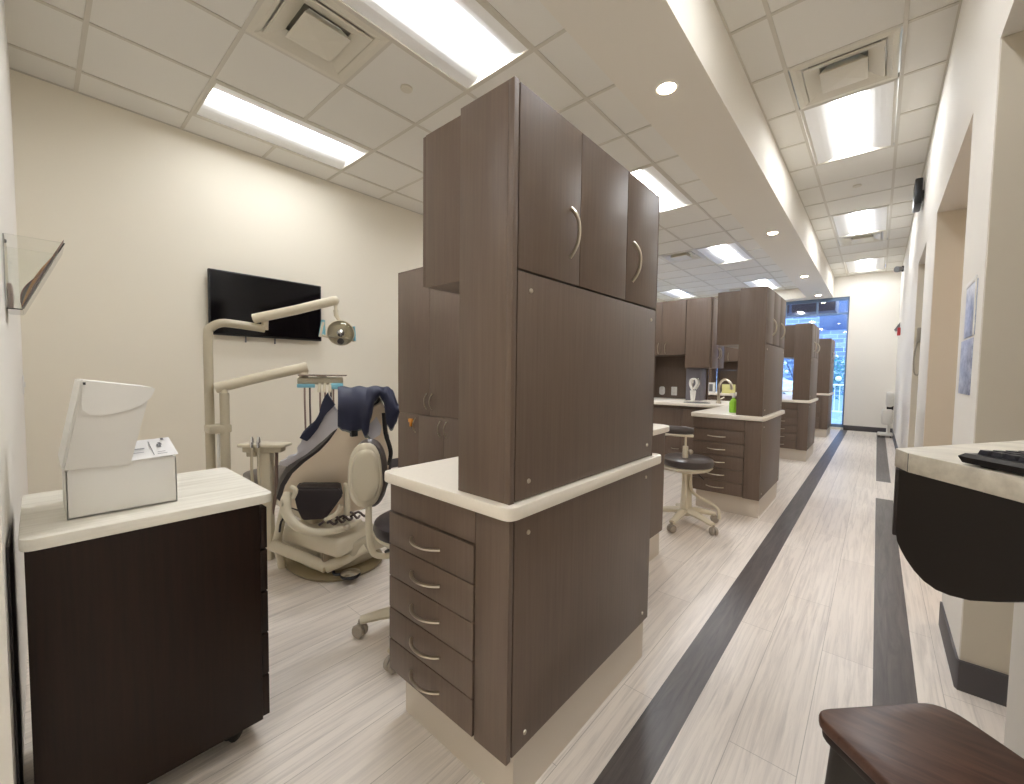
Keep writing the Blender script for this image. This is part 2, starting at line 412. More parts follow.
# sprinkler cover discs
for (x, y, z, lb) in ((-2.58, 1.78, ZB, 'round white sprinkler cover in the tile beside the large vent'), (-.27, 6.33, ZC, 'round white sprinkler cover between corridor lights')):
    tag(MB().lathe([(.038, -.008), (.042, -.004), (.042, .006)], (x, y, z)).build('sprinkler_cover', M['diffuser_frame']), lb, 'sprinkler cover')
# downlights in the soffit
for y, lb in ((2.60, 'glowing round downlight in the soffit, the nearest and largest'), (6.04, 'second round downlight along the soffit'), (9.0, 'third round downlight along the soffit'), (11.3, 'furthest tiny downlight at the end of the soffit')):
    r = empty('downlight', lb, 'downlight', (-1.047, y, SZ), 'round downlights in the soffit')
    m = MB(); m.lathe([(.052, -.003), (.062, -.005), (.068, 0), (.068, .004)], seg=24); m.build('trim_ring', M['white'], r)
    MB().lathe([(.0, -.006), (.05, -.006), (.052, -.002)], seg=24).build('lens', M['spot'], r)
# warm lamp in the room behind the second opening
r = empty('alcove_light', 'warm flat lamp on the low ceiling of the side room', 'ceiling light', (.95, 3.7, H-.03))
MB().lathe([(.15, 0), (.16, .01), (.16, .03)], seg=24).build('housing', M['white'], r); MB().lathe([(.0, -.012), (.14, -.008), (.15, .002)], seg=24).build('lens', M['warm'], r)

# ------------------------------------------------------------------ window at the end of the bays
wf = MB(); FX0, FX1, z0, z1, y0 = XL, -.53, .05, 2.955, YE
def bar(m, x0, x1, za, zb): m.box(x0, x1, y0+.02, y0+.08, za, zb, .004)
bar(wf, FX0, FX1, z0, z0+.07); bar(wf, FX0, FX1, 2.88, z1); bar(wf, FX0, FX1, 2.575, 2.61); bar(wf, FX1-.03, FX1, z0, z1); bar(wf, FX0, FX0+.05, z0, z1)
for x in (-1.11, -1.72, -2.6, -3.5): bar(wf, x-.02, x+.02, 2.6, 2.9)
for x in (-2.6,): bar(wf, x-.025, x+.025, z0, 2.6)
wf.build('window_1', plain('bronze_grey_frame', (106, 128, 158), .4)); struct(bpy.data.objects['window_1'])
g = MB().box(FX0, FX1, YE+.045, YE+.05, .1, 2.9).build('pane', M['glass'], bpy.data.objects['window_1'], off=bpy.data.objects['window_1'].location)

# ---- outside
M['asphalt'] = plain('wet_pavement', (120, 140, 168), .6, var=.15, bscale=3)
M['stone'] = plain('facade_stone', (96, 112, 146), .8)
def brickmat():
    m, nt, b = newmat('blue_grey_brick'); L = nt.links.new
    tc = nt.nodes.new('ShaderNodeTexCoord'); mp = nt.nodes.new('ShaderNodeMapping'); mp.inputs['Rotation'].default_value = (PI/2, 0, 0); L(tc.outputs['Object'], mp.inputs['Vector'])
    br = nt.nodes.new('ShaderNodeTexBrick'); br.inputs['Scale'].default_value = 1; br.inputs['Brick Width'].default_value = .7; br.inputs['Row Height'].default_value = .28
    br.inputs['Mortar Size'].default_value = .02; br.inputs['Color1'].default_value = s2l((128, 142, 172))+(1,); br.inputs['Color2'].default_value = s2l((90, 104, 138))+(1,); br.inputs['Mortar'].default_value = s2l((160, 176, 205))+(1,)
    L(mp.outputs['Vector'], br.inputs['Vector']); L(br.outputs['Color'], b.inputs['Base Color']); b.inputs['Roughness'].default_value = .9; return m
tag(MB().box(-30, 12, YE+.2, 60, -.25, -.05).build('street_ground', M['asphalt']), 'grey pavement and road beyond the end window', 'ground', kind='stuff')
r = empty('facade_building', 'blue-grey brick building across the street', 'building', (-8, 34, -.05))
MB().box(-16, 14, 0, 6, 0, 13).build('facade', brickmat(), r)
m = MB()
for x in range(-15, 13, 4):
    for z in (4.2, 8.2): m.box(x, x+1.6, -.06, .05, z, z+1.9, .02)
m.build('window_row', plain('dark_windows', (60, 78, 112), .2), r)
# dark canopy over the shop window outside
r = empty('window_canopy', 'dark brown canopy hanging over the outside of the end window', 'canopy', (-2.5, YE+.9, 2.72))
MB().box(-2.2, 1.7, -.5, .5, .0, .5, .01).build('fascia', plain('canopy_brown', (66, 50, 60), .6), r)
MB().box(-1.0, -.95, -.52, -.5, .0, .5).box(.8, .85, -.52, -.5, 0, .5).build('seam', M['stone'], r)
# railing
r = empty('street_railing', 'pale metal railing with thin bars outside the end window', 'railing', (-2, 16.5, -.05))
m = MB().box(-4, 3, -.02, .02, .95, 1.0).box(-4, 3, -.02, .02, .12, .16)
m.build('rail', M['white'], r)
m = MB()
for k in range(56): m.box(-4+k*.125, -3.985+k*.125, -.008, .008, .14, .97)
m.build('baluster_row', M['white'], r)
# bushes with pale blossom
LEAF = [plain('bush_leaf_teal', (64, 124, 122), .7, var=.3, bscale=9), plain('bush_leaf_blue', (70, 96, 124), .7, var=.3, bscale=9)]
def bush(x, y, s, h, lab, mat, seed):
    random.seed(seed)
    r = empty('shrub', lab, 'shrub', (x, y, -.044), 'shrubs outside the end window')
    m = MB(); m.tube([(0, 0, 0), (.03, 0, h*.5), (0, .03, h*.9)], [.04, .03, .01], 7)
    for k in range(6):
        a = k*1.05; m.tube([(0, 0, h*.3), (math.cos(a)*s*.5, math.sin(a)*s*.5, h*(.55+.08*k % .3))], [.02, .008], 5)
    m.build('stem', plain('bush_stem', (70, 62, 60), .8), r)
    t = bmesh.new()
    for k in range(900):
        u = random.uniform(-1, 1); a = random.uniform(0, 2*PI); q = random.random()**.4
        c = Vector((math.cos(a)*math.sqrt(1-u*u)*s*q, math.sin(a)*math.sqrt(1-u*u)*s*q, h*.58+u*h*.42*q))
        d = Vector((random.uniform(-1, 1), random.uniform(-1, 1), random.uniform(-1, 1))).normalized(); e = d.orthogonal().normalized(); l = .055
        t.faces.new([t.verts.new(c-d*l), t.verts.new(c+e*l*.45), t.verts.new(c+d*l), t.verts.new(c-e*l*.45)])
    mb = MB(); mb._merge(t); mb.build('foliage', mat, r)
    m = MB()
    for k in range(22):
        a = random.uniform(0, 2*PI); u = random.uniform(-.5, 1); q = .95
        m.ball((math.cos(a)*math.sqrt(max(0, 1-u*u))*s*q, math.sin(a)*math.sqrt(max(0, 1-u*u))*s*q, h*.58+u*h*.42*q), random.uniform(.05, .1), seg=8)
    m.build('blossom', plain('pale_blossom', (214, 220, 232), .7), r)
bush(-1.25, 18.6, .62, 2.0, 'large shrub with pale blossom heads outside, right of the furthest tower', LEAF[0], 1)
bush(-3.1, 25, 1.1, 3.0, 'tall bluish shrub further out behind the railing', LEAF[1], 2)
bush(-5.8, 24.5, 1.0, 2.4, 'shrub outside seen beside the third tower cabinet', LEAF[1], 3)
bush(-.3, 22, .8, 1.4, 'low teal shrub outside at the right edge of the window', LEAF[0], 4)
# parked white car seen through the gap under the third hanging cabinet
r = empty('car', 'white car parked outside, seen through the gap beside the third tower', 'car', (-4.25, 20.0, -.05), rz=0)
side = [(-2.1, .35), (-2.15, .7), (-1.95, .92), (-1.1, 1.0), (-.55, 1.42), (.75, 1.46), (1.45, 1.05), (2.0, .98), (2.15, .7), (2.1, .35)]
m = MB(); m.loft([[Vector((x*(1 if k in (1, 2) else .97), yy, z*(1 if k in (1, 2) else .97)+(0 if k in (1, 2) else .02))) for x, z in side] for k, yy in enumerate((-.85, -.8, .8, .85))]); m.build('body', plain('white_car_paint', (226, 236, 244), .25, coat=.5), r)
m = MB(); m.prism([(-.98, 1.02), (-.5, 1.36), (.7, 1.4), (1.25, 1.06)], -.87, .87, mat=Matrix.Rotation(PI/2, 4, 'X')); m.build('side_window', M['screen'], r)
for x in (-1.35, 1.35):
    for s in (-1, 1):
        w_ = MB().lathe([(.0, -.1), (.3, -.1), (.33, -.06), (.33, .06), (.3, .1), (0, .1)], seg=24, mat=Matrix.Translation((x, s*.8, .33)) @ Matrix.Rotation(PI/2, 4, 'X')).build('wheel', M['black'], r)
        MB().lathe([(.0, -.115), (.19, -.115), (.2, -.1)], seg=20, mat=Matrix.Translation((x, s*.8, .33)) @ Matrix.Rotation(PI/2 if s < 0 else -PI/2, 4, 'X') @ Matrix.Scale(1, 4)).build('hub_cap', M['nickel'], w_)

# ------------------------------------------------------------------ handles
def handle_mb(axis, L=.142, proj=.03, out=(0, -1, 0)):
    """bow pull along axis through the origin, standing off in direction out"""
    a = Vector(axis).normalized(); o = Vector(out); n = 14; pts = []
    for k in range(n+1):
        u = k/n*2-1; pts.append(a*(u*L/2)+o*(proj*(1-abs(u)**2.4)+.001))
    rr = [(.0062, .0042)]*(n+1)
    return MB().tube(pts, rr, 8, flat=a.cross(o))
def put_handle(parent, pos, axis, out):
    m = handle_mb(axis, out=out)
    for v in m.bm.verts: v.co += Vector(pos)
    return m.build('handle', M['nickel'], parent)

# ------------------------------------------------------------------ casework, modelled for the first bay (unit front at y = .812) and repeated
Y0, XF = .79, -.695
PITCH = [0, 3.12, 6.22, 9.30]
def make_island():
    loc = (-.97, Y0+.45, 0)
    r = empty('island_cabinet', '', 'cabinet', loc, 'low island cabinets along the corridor'); O = loc
    MB().box(-1.237, XF-.02, Y0+.018, 1.69, .16, .818).build('body', M['wood'], r, O)
    MB().box(-1.205, XF-.008, .83, 1.665, 0, .161).build('plinth', M['kick'], r, O)
    MB().box(-.818, XF, Y0, Y0+.018, .158, .818, .0015).box(-1.237, -.821, Y0, Y0+.018, .722, .818, .0015).build('front_frame', M['wood'], r, O)
    zs = [.718, .606, .495, .384, .273, .162]
    for a, b_ in zip(zs, zs[1:]):
        d = MB().box(-1.239, -.822, Y0-.004, Y0+.016, b_+.002, a-.002, .0015).build('drawer', M['wood'], r, O)
        h_ = handle_mb((1, 0, 0), out=(0, -1, 0))
        for v in h_.bm.verts: v.co += Vector((-1.037, Y0-.004, (a+b_)/2))
        h_.build('handle', M['nickel'], d, O)
    e = MB().box(XF-.02, XF, Y0+.0225, 1.69, .164, .814, .0015).build('end_panel', M['wood'], r, O)
    sm = MB()
    for y, z in ((.869, .766), (1.632, .777), (.866, .203), (1.632, .206)):
        s_ = MB().lathe([(0, 0), (.007, 0), (.006, .003), (0, .004)], seg=10, mat=Matrix.Translation((XF, y, z)) @ Matrix.Rotation(PI/2, 4, 'Y')); s_.build('screw_cap', M['nickel'], e, O)
    return r
def make_tower():
    loc = (-.80, 1.25, .858)
    r = empty('tower_cabinet', '', 'cabinet', loc, 'tall tower cabinets standing on the islands'); O = loc
    X0, X1, YA, YB, ZT, ZD = -.892, XF, Y0, 1.69, 1.92, 1.463
    MB().box(X0, X1-.02, YA, YB, .858, ZT, .0012).build('body', M['wood'], r, O)
    MB().box(X1-.02, X1, YA, YA+.018, .858, ZT, .001).build('edge_strip', M['wood'], r, O); MB().box(X1-.02, X1, YB-.004, YB, .858, ZT).build('edge_strip', M['wood'], r, O)
    MB().box(X1-.021, X1-.016, YA+.018, YB-.004, ZD-.012, ZD+.004).build('reveal', M['gap'], r, O)
    e = MB().box(X1-.018, X1, YA+.0225, YB-.006, .861, ZD-.006, .0015).build('lower_panel', M['wood'], r, O)
    for y, z in ((.867, .907), (1.634, .909), (.865, 1.413), (1.638, 1.415)):
        MB().lathe([(0, 0), (.007, 0), (.006, .003), (0, .004)], seg=10, mat=Matrix.Translation((X1, y, z)) @ Matrix.Rotation(PI/2, 4, 'Y')).build('screw_cap', M['nickel'], e, O)
    for k, (a, b_) in enumerate(((YA+.0215, 1.10), (1.10, 1.41), (1.41, YB-.004))):
        d = MB().box(X1-.018, X1, a+.0015, b_-.0015, ZD, ZT-.002, .0015).build('door', M['wood'], r, O)
        if k != 1:
            h_ = handle_mb((0, 0, 1), out=(1, 0, 0))
            for v in h_.bm.verts: v.co += Vector((X1, 1.045 if k == 0 else 1.458, 1.608))
            h_.build('handle', M['nickel'], d, O)
    return r
def make_hanging():
    loc = (-1.0, 1.25, 1.455)
    r = empty('hanging_cabinet', '', 'cabinet', loc, 'narrow cabinets hung on the sides of the towers'); O = loc
    MB().box(-1.052, -.892, Y0+.004, 1.69, 1.453, 1.906, .001).build('body', M['wood'], r, O)
    for a, b_ in ((Y0+.005, 1.25), (1.25, 1.688)):
        d = MB().box(-1.069, -1.053, a+.0015, b_-.0015, 1.457, 1.906, .0015).build('door', M['wood'], r, O)
        h_ = handle_mb((0, 0, 1), out=(-1, 0, 0))
        for v in h_.bm.verts: v.co += Vector((-1.069, 1.25-.04 if a < 1 else 1.29, 1.54))
        h_.build('handle', M['nickel'], d, O)
    return r
def make_worktop(xl):
    pts = [(-1.258, .768), (-.672, .768), (-.672, 1.752), (-1.010, 1.752), (-1.010, 2.79), (xl, 2.80), (xl, 1.92), (-1.258, 1.92)]
    m = MB().prism(rpoly(pts, [.03, .035, .03, .01, .09, 0, 0, .02]), .820, .858, .007, 2)
    return m.build('worktop', M['quartz'])
def make_row_base(xl):
    loc = (-1.55, 2.4, 0)
    r = empty('row_cabinet', '', 'cabinet', loc, 'base cabinets under the cross counters'); O = loc
    m = MB(); m.prism(rpoly([(-1.032, 1.98), (-1.032, 2.755), (xl, 2.76), (xl, 1.98)], [.0, .06, 0, 0]), .165, .818); m.build('body', M['wood'], r, O)
    MB().box(xl+.03, -1.045, 2.04, 2.70, 0, .166, .004).build('plinth', M['kick'], r, O)
    xs = [-2.39, -2.16, -1.74, -1.33]
    for k, (a, b_) in enumerate(zip(xs, xs[1:])):
        if a < xl: continue
        d = MB().box(a+.002, b_-.002, 1.962, 1.98, .17, .78, .0015).build('door', M['wood'], r, O)
        h_ = handle_mb((1, 0, 0), L=.09, out=(0, -1, 0))
        for v in h_.bm.verts: v.co += Vector((b_-.09 if k == 0 else b_-.07, 1.962, .74 if k == 0 else .30))
        h_.build('handle', M['nickel'], d, O)
    return r
def make_tall():
    loc = (-2.87, 2.6, 0)
    r = empty('tall_cabinet', '', 'cabinet', loc, 'tall cupboards behind the patient chairs'); O = loc
    A, B, F, K, ZT, ZM = -3.61, -2.42, 2.40, 2.76, 2.16, .782
    MB().box(A, B, F+.012, K, .1, ZT, .001).build('body', M['wood'], r, O)
    MB().box(A+.01, B-.01, F+.05, K, 0, .1).build('plinth', M['gap'], r, O)
    MB().box(A, A+.018, F-.006, F+.012, .1, ZT).box(A+.018, B, F-.006, F+.012, ZT-.018, ZT).build('edge_frame', M['wood'], r, O)
    def dr(a, b_, z0_, z1_, hx, hz):
        d = MB().box(a+.0018, b_-.0018, F-.008, F+.01, z0_+.002, z1_-.002, .0015).build('door', M['wood'], r, O)
        if hx is not None:
            h_ = handle_mb((0, 0, 1), out=(0, -1, 0))
            for v in h_.bm.verts: v.co += Vector((hx, F-.008, hz))
            h_.build('handle', M['nickel'], d, O)
        return d
    dr(A+.018, -3.105, ZM, ZT-.018, -3.145, .915); dr(-3.105, -2.62, ZM, ZT-.018, -3.065, .915); dr(-2.62, B, ZM, ZT-.018, None, .915)
    d1 = dr(A+.018, -3.275, .1, ZM, -3.315, .675); dr(-3.275, -2.90, .1, ZM, -2.945, .675); dr(-2.90, -2.52, .1, ZM, -2.86, .675); dr(-2.52, B, .1, ZM, None, .675)
    return r
def make_upper():
    loc = (-1.93, 2.6, 1.28)
    r = empty('wall_cabinet', '', 'cabinet', loc, 'wall cabinets above the cross counters'); O = loc
    MB().box(-2.41, -1.875, 2.412, 2.79, 1.445, 2.155, .001).box(-2.41, -1.90, 2.765, 2.79, 1.28, 1.445).box(-1.875, -1.572, 2.412, 2.95, 1.28, 2.155, .001).build('body', M['wood'], r, O)
    for a, b_, z_, hx in ((-2.41, -2.19, 1.447, -2.225), (-2.19, -1.877, 1.447, -2.13), (-1.873, -1.573, 1.282, None)):
        d = MB().box(a+.0018, b_-.0018, 2.394, 2.411, z_, 2.153, .0015).build('door', M['wood'], r, O)
        if hx:
            h_ = handle_mb((0, 0, 1), out=(0, -1, 0))
            for v in h_.bm.verts: v.co += Vector((hx, 2.394, 1.535))
            h_.build('handle', M['nickel'], d, O)
    for a, b_, hy in ((2.415, 2.68, 2.64), (2.68, 2.945, 2.72)):
        d = MB().box(-1.571, -1.555, a+.0015, b_-.0015, 1.282, 2.153, .0015).build('door', M['wood'], r, O)
        h_ = handle_mb((0, 0, 1), out=(1, 0, 0))
        for v in h_.bm.verts: v.co += Vector((-1.555, hy, 1.47))
        h_.build('handle', M['nickel'], d, O)
    return r
def make_back():
    m = MB().box(-2.415, -1.69, 2.762, 2.79, .859, 1.279)
    return m.build('backsplash_panel', M['wood'])
isl, tow, han, top, rowb, tall, upp, back = make_island(), make_tower(), make_hanging(), make_worktop(-2.14), make_row_base(-2.13), make_tall(), make_upper(), make_back()
top['category'] = 'worktop'; top['group'] = 'cream worktops'
back['category'] = 'panel'; back['group'] = 'brown backsplash panels behind the counters'
LBL = {
 'isl': ['nearest dark-brown island cabinet with five drawers and a brushed plinth', 'second dark-brown drawer island, beside the stool with the curved armrest', 'third drawer island down the corridor, with its handles sticking out past the second', 'furthest narrow island cabinet beside the end window'],
 'tow': ['nearest dark-brown tower cabinet filling the centre of the view', 'second tower cabinet, next to the faucet and green bottle', 'third tower cabinet, with the window gap on its left', 'furthest tower cabinet standing in front of the end window'],
 'han': ['narrow brown cabinet hung on the left side of the nearest tower', 'narrow brown cabinet hung on the left side of the second tower', 'narrow brown cabinet hung left of the third tower, above the window gap', 'narrow brown cabinet hung on the furthest tower'],
 'top': ['cream worktop wrapped round the foot of the nearest tower', 'cream L-shaped worktop holding the faucet at the second tower', 'cream worktop at the foot of the third tower', 'cream worktop at the foot of the furthest tower'],
 'row': ['brown base cabinet end just visible past the nearest island, on a metal plinth', 'brown base cabinets behind the stool with the curved armrest', 'brown base cabinets of the third bay below the paper sign', 'brown base cabinets of the furthest bay'],
 'tal': ['tall brown cupboard behind the patient chair with an orange key tag', 'tall brown cupboard of the second bay', 'tall brown cupboard of the third bay', 'tall brown cupboard of the furthest bay'],
 'upp': ['brown wall cabinets of the first cross counter, behind the nearest tower', 'brown wall cabinets above the two white outlets', 'brown wall cabinet with one visible handle under the second hanging cabinet', 'furthest brown wall cabinets'],
 'bac': ['brown backsplash panel behind the first cross counter', 'brown backsplash panel with two white outlets', 'dark backsplash panel behind the paper sign', 'brown backsplash panel of the furthest counter']}
top2, rowb2 = make_worktop(-2.41), make_row_base(-2.40)
for o in (top2, rowb2): o.location.y += PITCH[1]
TWIN = {'top': top2, 'row': rowb2}
for k in TWIN: TWIN[k]['label'] = LBL[k][1]
top2['category'] = 'worktop'; top2['group'] = 'cream worktops'
for o, k in ((isl, 'isl'), (tow, 'tow'), (han, 'han'), (top, 'top'), (rowb, 'row'), (tall, 'tal'), (upp, 'upp'), (back, 'bac')):
    o['label'] = LBL[k][0]
    for n in (1, 2, 3):
        if n == 3 and k in ('row', 'tal', 'upp', 'bac', 'han'): continue
        if k in TWIN:
            if n > 1: copy_tree(TWIN[k], LBL[k][n], dloc=(0, PITCH[n]-PITCH[1], 0))
        else: copy_tree(o, LBL[k][n], dloc=(0, PITCH[n], 0))
# orange key tag on the tall cupboard
t = MB().box(-3.40, -3.345, 2.365, 2.389, .70, .735, .004).box(-3.38, -3.365, 2.365, 2.389, .66, .70, .003)
tag(t.build('key_tag', M['orange']), 'orange key tag on the lower door of the tall cupboard', 'key tag')

# ---- second bay counter things (y = 5.0 .. 5.9)
for x, lb, n in ((-2.30, 'white round-cornered wall outlet, left of the two', 0), (-2.13, 'white rectangular wall outlet, right of the two', 1)):
    r = empty('wall_outlet', lb, 'outlet', (x, 5.878, .9), 'white outlets on the backsplash')
    MB().prism(rpoly([(-.04, -.06), (.04, -.06), (.04, .06), (-.04, .06)], .035 if n == 0 else .008), 0, .008, .002, mat=Matrix.Translation((0, 0, .06)) @ Matrix.Rotation(PI/2, 4, 'X')).build('plate', M['white'], r)
    MB().box(-.018, .018, -.011, -.006, .02, .05, .002).box(-.018, .018, -.011, -.006, .07, .10, .002).build('socket', M['card_in'], r)
tag(MB().box(-1.88, -1.70, 5.60, 5.84, .859, 1.278, .003).build('grey_dispenser', M['greypanel']), 'tall grey-blue box standing under the second bay wall cabinet', 'dispenser')
# faucet
r = empty('faucet', 'chrome gooseneck faucet at the sink of the second bay', 'faucet', (-1.40, 5.30, .859))
MB().tube([(0, 0, .02), (0, 0, .18), (.012, -.01, .235), (.05, -.03, .275), (.10, -.055, .275), (.145, -.075, .235), (.155, -.08, .17)], [.017, .015, .014, .013, .013, .014, .018], 12, sm=4).build('spout', M['nickel'], r)
MB().lathe([(.03, 0), (.028, .012), (.02, .03)]).build('base', M['nickel'], r)
MB().tube([(.02, 0, .05), (.06, .01, .075)], [.008, .006], 8).build('lever', M['nickel'], r)
r = empty('sink', 'oval undermount sink beside the gooseneck faucet', 'sink', (-1.62, 5.22, .857))
MB().lathe([(.0, .002), (.13, .002), (.145, .004), (.15, .001)], seg=28).build('basin', plain('dark_steel', (82, 78, 74), .3, metal=.7), r)
r = empty('whisk_holder', 'white cup holding curled pale cords on the second bay counter', 'cup', (-1.74, 5.45, .859))
MB().lathe([(.022, 0), (.03, .06), (.036, .135), (.032, .135), (.026, .06)], seg=18).build('cup', M['white'], r)
for k, (dx, a) in enumerate(((0, 0), (.02, .8), (-.015, 1.8))):
    MB().tube([(dx*.3, 0, .12), (dx-.03, .01, .2), (dx-.02, 0, .27), (dx+.035, -.01, .28), (dx+.05, 0, .22), (dx+.01, .01, .15)], .008, 7, sm=4).build('cord_loop', M['chrome'] if k == 1 else M['white'], r)
r = empty('soap_bottle', 'lime green bottle beside the foot of the second tower', 'bottle', (-.965, 4.13, .859))
MB().lathe([(.03, 0), (.034, .01), (.034, .09), (.022, .115), (.011, .125), (.011, .135)], seg=18).build('bottle_body', M['green'], r)
MB().lathe([(.014, .135), (.014, .15), (.006, .152), (.006, .17)], seg=12).box(-.03, .008, -.006, .006, .165, .175, .003).build('pump', M['white'], r)
# ---- third bay counter things
r = empty('paper_sign', 'small white framed paper sign on the third bay counter', 'sign', (-2.30, 8.2, .859))
MB().box(-.07, .07, -.01, .01, 0, .19, .003).build('frame', M['white'], r)
MB().box(-.03, .03, -.012, -.0095, .03, .16).build('print', M['ink'], r)
tag(MB().box(-2.13, -1.93, 8.25, 8.36, .859, 1.02, .004).build('glove_box', M['yellow']), 'pale yellow glove box on the third bay counter behind the faucet', 'box')
tag(MB().box(-2.19, -2.145, 8.22, 8.28, .859, .95, .004).build('tape_dispenser', M['black']), 'small black dispenser between the paper sign and the glove box', 'dispenser')
r = empty('folded_apron', 'dark blue padded apron folded over a rack in the third bay', 'apron', (-1.98, 7.6, 0))
MB().tube([(-.2, 0, 0), (-.2, 0, .72), (.2, 0, .72), (.2, 0, 0)], .012, 8).tube([(-.2, -.15, .01), (-.2, .15, .01)], .012, 8).tube([(.2, -.15, .01), (.2, .15, .01)], .012, 8).build('rack', M['cream_plastic'], r)
m = MB(); m.loft([[Vector((x, -.03-.02*math.cos(x*20), .35)), Vector((x, -.035, .6)), Vector((x, -.02, .74)), Vector((x, .02, .74)), Vector((x, .035, .6)), Vector((x, .03, .45)), Vector((x, .02, .6)), Vector((x, 0, .725)), Vector((x, -.02, .6))] for x in [-.19+.02*k for k in range(20)]]); m.build('padding', M['navy'], r)

# ------------------------------------------------------------------ operator stools
def make_stool(x, y, label, seatm, armrest, rot, shell_back):
    r = empty('operator_stool', label, 'stool', (x, y, 0), rz=rot)
    base = MB()
    for k in range(5):
        a = 2*PI*k/5
        base.tube([(math.cos(a)*.03, math.sin(a)*.03, .115), (math.cos(a)*.16, math.sin(a)*.16, .095), (math.cos(a)*.25, math.sin(a)*.25, .075)], [(.034, .028), (.028, .022), (.024, .018)], 10)
    base.lathe([(.035, .075), (.045, .1), (.042, .13), (.03, .15)], seg=16)
    b_ = base.build('base', M['cream_plastic'], r)
    for k in range(5):
        a = 2*PI*k/5; cxx, cyy = math.cos(a)*.255, math.sin(a)*.255
        R_ = Matrix.Translation((cxx, cyy, .03)) @ Matrix.Rotation(a+1.1, 4, 'Z')
        m = MB()
        for s in (-.014, .014): m.lathe([(0, -.011), (.025, -.011), (.03, -.005), (.03, .005), (.025, .011), (0, .011)], seg=14, mat=R_ @ Matrix.Translation((s, 0, 0)) @ Matrix.Rotation(PI/2, 4, 'Y'))
        m.tube([(cxx, cyy, .03), (cxx, cyy, .075)], .009, 8)
        m.build('caster', plain('caster_grey', (170, 160, 146), .5) if 'caster_grey' not in bpy.data.materials else bpy.data.materials['caster_grey'], r)
    MB().lathe([(.046, .12), (.036, .34), (.032, .345), (.024, .35), (.022, .41), (.05, .42), (.05, .44)], seg=16).build('column', M['cream_plastic'], r)
    MB().lathe([(.02, .425), (.10, .427), (.165, .448), (.187, .47), (.18, .478)], seg=28).build('seat_pan', M['cream_plastic'], r)
    MB().lathe([(.0, .475), (.16, .475), (.187, .483), (.195, .505), (.188, .53), (.16, .545), (.08, .552), (0, .55)], seg=32).build('seat', seatm, r)
    return r
S2 = make_stool(-1.11, 3.40, 'dark-seated wheeled stool with a curved armrest, by the second island', M['brown_vinyl'], True, -.38, False)
# body-support arm of the second stool, in its local frame (rot .35)
def loc2(px, py, pz, o=(-1.11, 3.40), rot=-.38):
    dx, dy = px-o[0], py-o[1]; return (dx*math.cos(-rot)-dy*math.sin(-rot), dx*math.sin(-rot)+dy*math.cos(-rot), pz)
mm = MB(); n = 9; pts = []
for k in range(n):
    t = k/(n-1); pts.append(loc2(-1.45+.395*t, 3.19+.15*t-.03*math.sin(PI*t), .772-.012*t))
MB().tube(pts, [(.022, .022)]+[(.03, .032)]*(n-2)+[(.022, .022)], 12, flat=(0, 0, 1)).build('armrest', M['brown_vinyl'], S2)
MB().tube([(p[0], p[1], p[2]-.038) for p in pts], [(.02, .012)]*n, 8, flat=(0, 0, 1)).build('armrest_tray', M['cream_plastic'], S2)
MB().tube([loc2(-1.10, 3.315, .73), loc2(-1.10, 3.315, .60)], .008, 8).tube([loc2(-1.10, 3.315, .64), loc2(-1.10, 3.315, .56), loc2(-1.10, 3.32, .24), loc2(-1.105, 3.35, .14)], [.02, .022, .02, .024], 10).build('armrest_post', M['cream_plastic'], S2)
MB().ball(loc2(-1.06, 3.31, .60), .02).build('knob', M['nickel'], S2)
MB().tube([loc2(-1.07, 3.36, .45), loc2(-1.065, 3.37, .30), loc2(-1.02, 3.39, .245), loc2(-.93, 3.42, .20), loc2(-.88, 3.43, .16), loc2(-.87, 3.435, .09)], .012, 10, sm=4).build('support_bar', M['cream_plastic'], S2)
m = MB(); m.tube([loc2(-1.02, 3.36, .43), loc2(-.96, 3.32, .40)], .004, 6); m.build('lever', M['black'], S2)
S1 = make_stool(-1.54, 1.125, 'wheeled stool with a cream oval backrest, half hidden behind the nearest island', M['dark_vinyl'], False, -1.03, True)
def loc1(p): return loc2(p[0], p[1], p[2], (-1.54, 1.125), -1.03)
# backrest: oval cream shell facing the camera with a dark pad behind
C = Vector((-1.71, .965, .732)); nrm = Vector((.80, -.60, .0)); tan = Vector((.60, .80, 0)); up = Vector((0, 0, 1))
# front face of shell looks toward the viewer (-x,-y is away from the stool seat)
nrm = Vector((.35, -.93, 0)).normalized(); tan = Vector((.93, .35, 0)).normalized()
nrm = Vector((.86, -.5, 0)); tan = Vector((.5, .86, 0)).normalized()
def oval(w, h, d0, d1, inset, lean=.0, C=C):
    m = MB(); loops = []
    for q, dd in ((.86, d0), (.97, d0+(d1-d0)*.35), (1, d0+(d1-d0)*.6), (.97, d1)):
        lp = []
        for k in range(32):
            a = 2*PI*k/32; cx_ = math.cos(a); sz = math.sin(a)
            ww = w*(1-.16*(sz*.5+.5))                             # narrower at the top
            x_ = ww*q*(abs(cx_)**.8)*(1 if cx_ >= 0 else -1); z_ = h*q*(abs(sz)**.9)*(1 if sz >= 0 else -1)
            p = C+tan*x_+up*z_+nrm*(dd-.05*(x_/w)**2)
            lp.append(Vector(loc1(p)))
        loops.append(lp)
    return m.loft(loops)
oval(.083, .145, .03, .012, 0).build('backrest_shell', M['cream_plastic'], S1)
oval(.088, .158, .012, -.03, 0, C=C+tan*.016).build('backrest_pad', M['brown_vinyl'], S1)
oval(.070, .118, .042, .028, 0).build('backrest_cover', M['cream_plastic'], S1)
MB().tube([loc1(p) for p in ((-1.70, .975, .62), (-1.695, .97, .5), (-1.685, .975, .40), (-1.67, 1.0, .36), (-1.60, 1.05, .37), (-1.48, 1.12, .42))], [(.016, .009)]*6, 10, sm=4, flat=(0, 0, 1)).build('backrest_bar', M['cream_plastic'], S1)
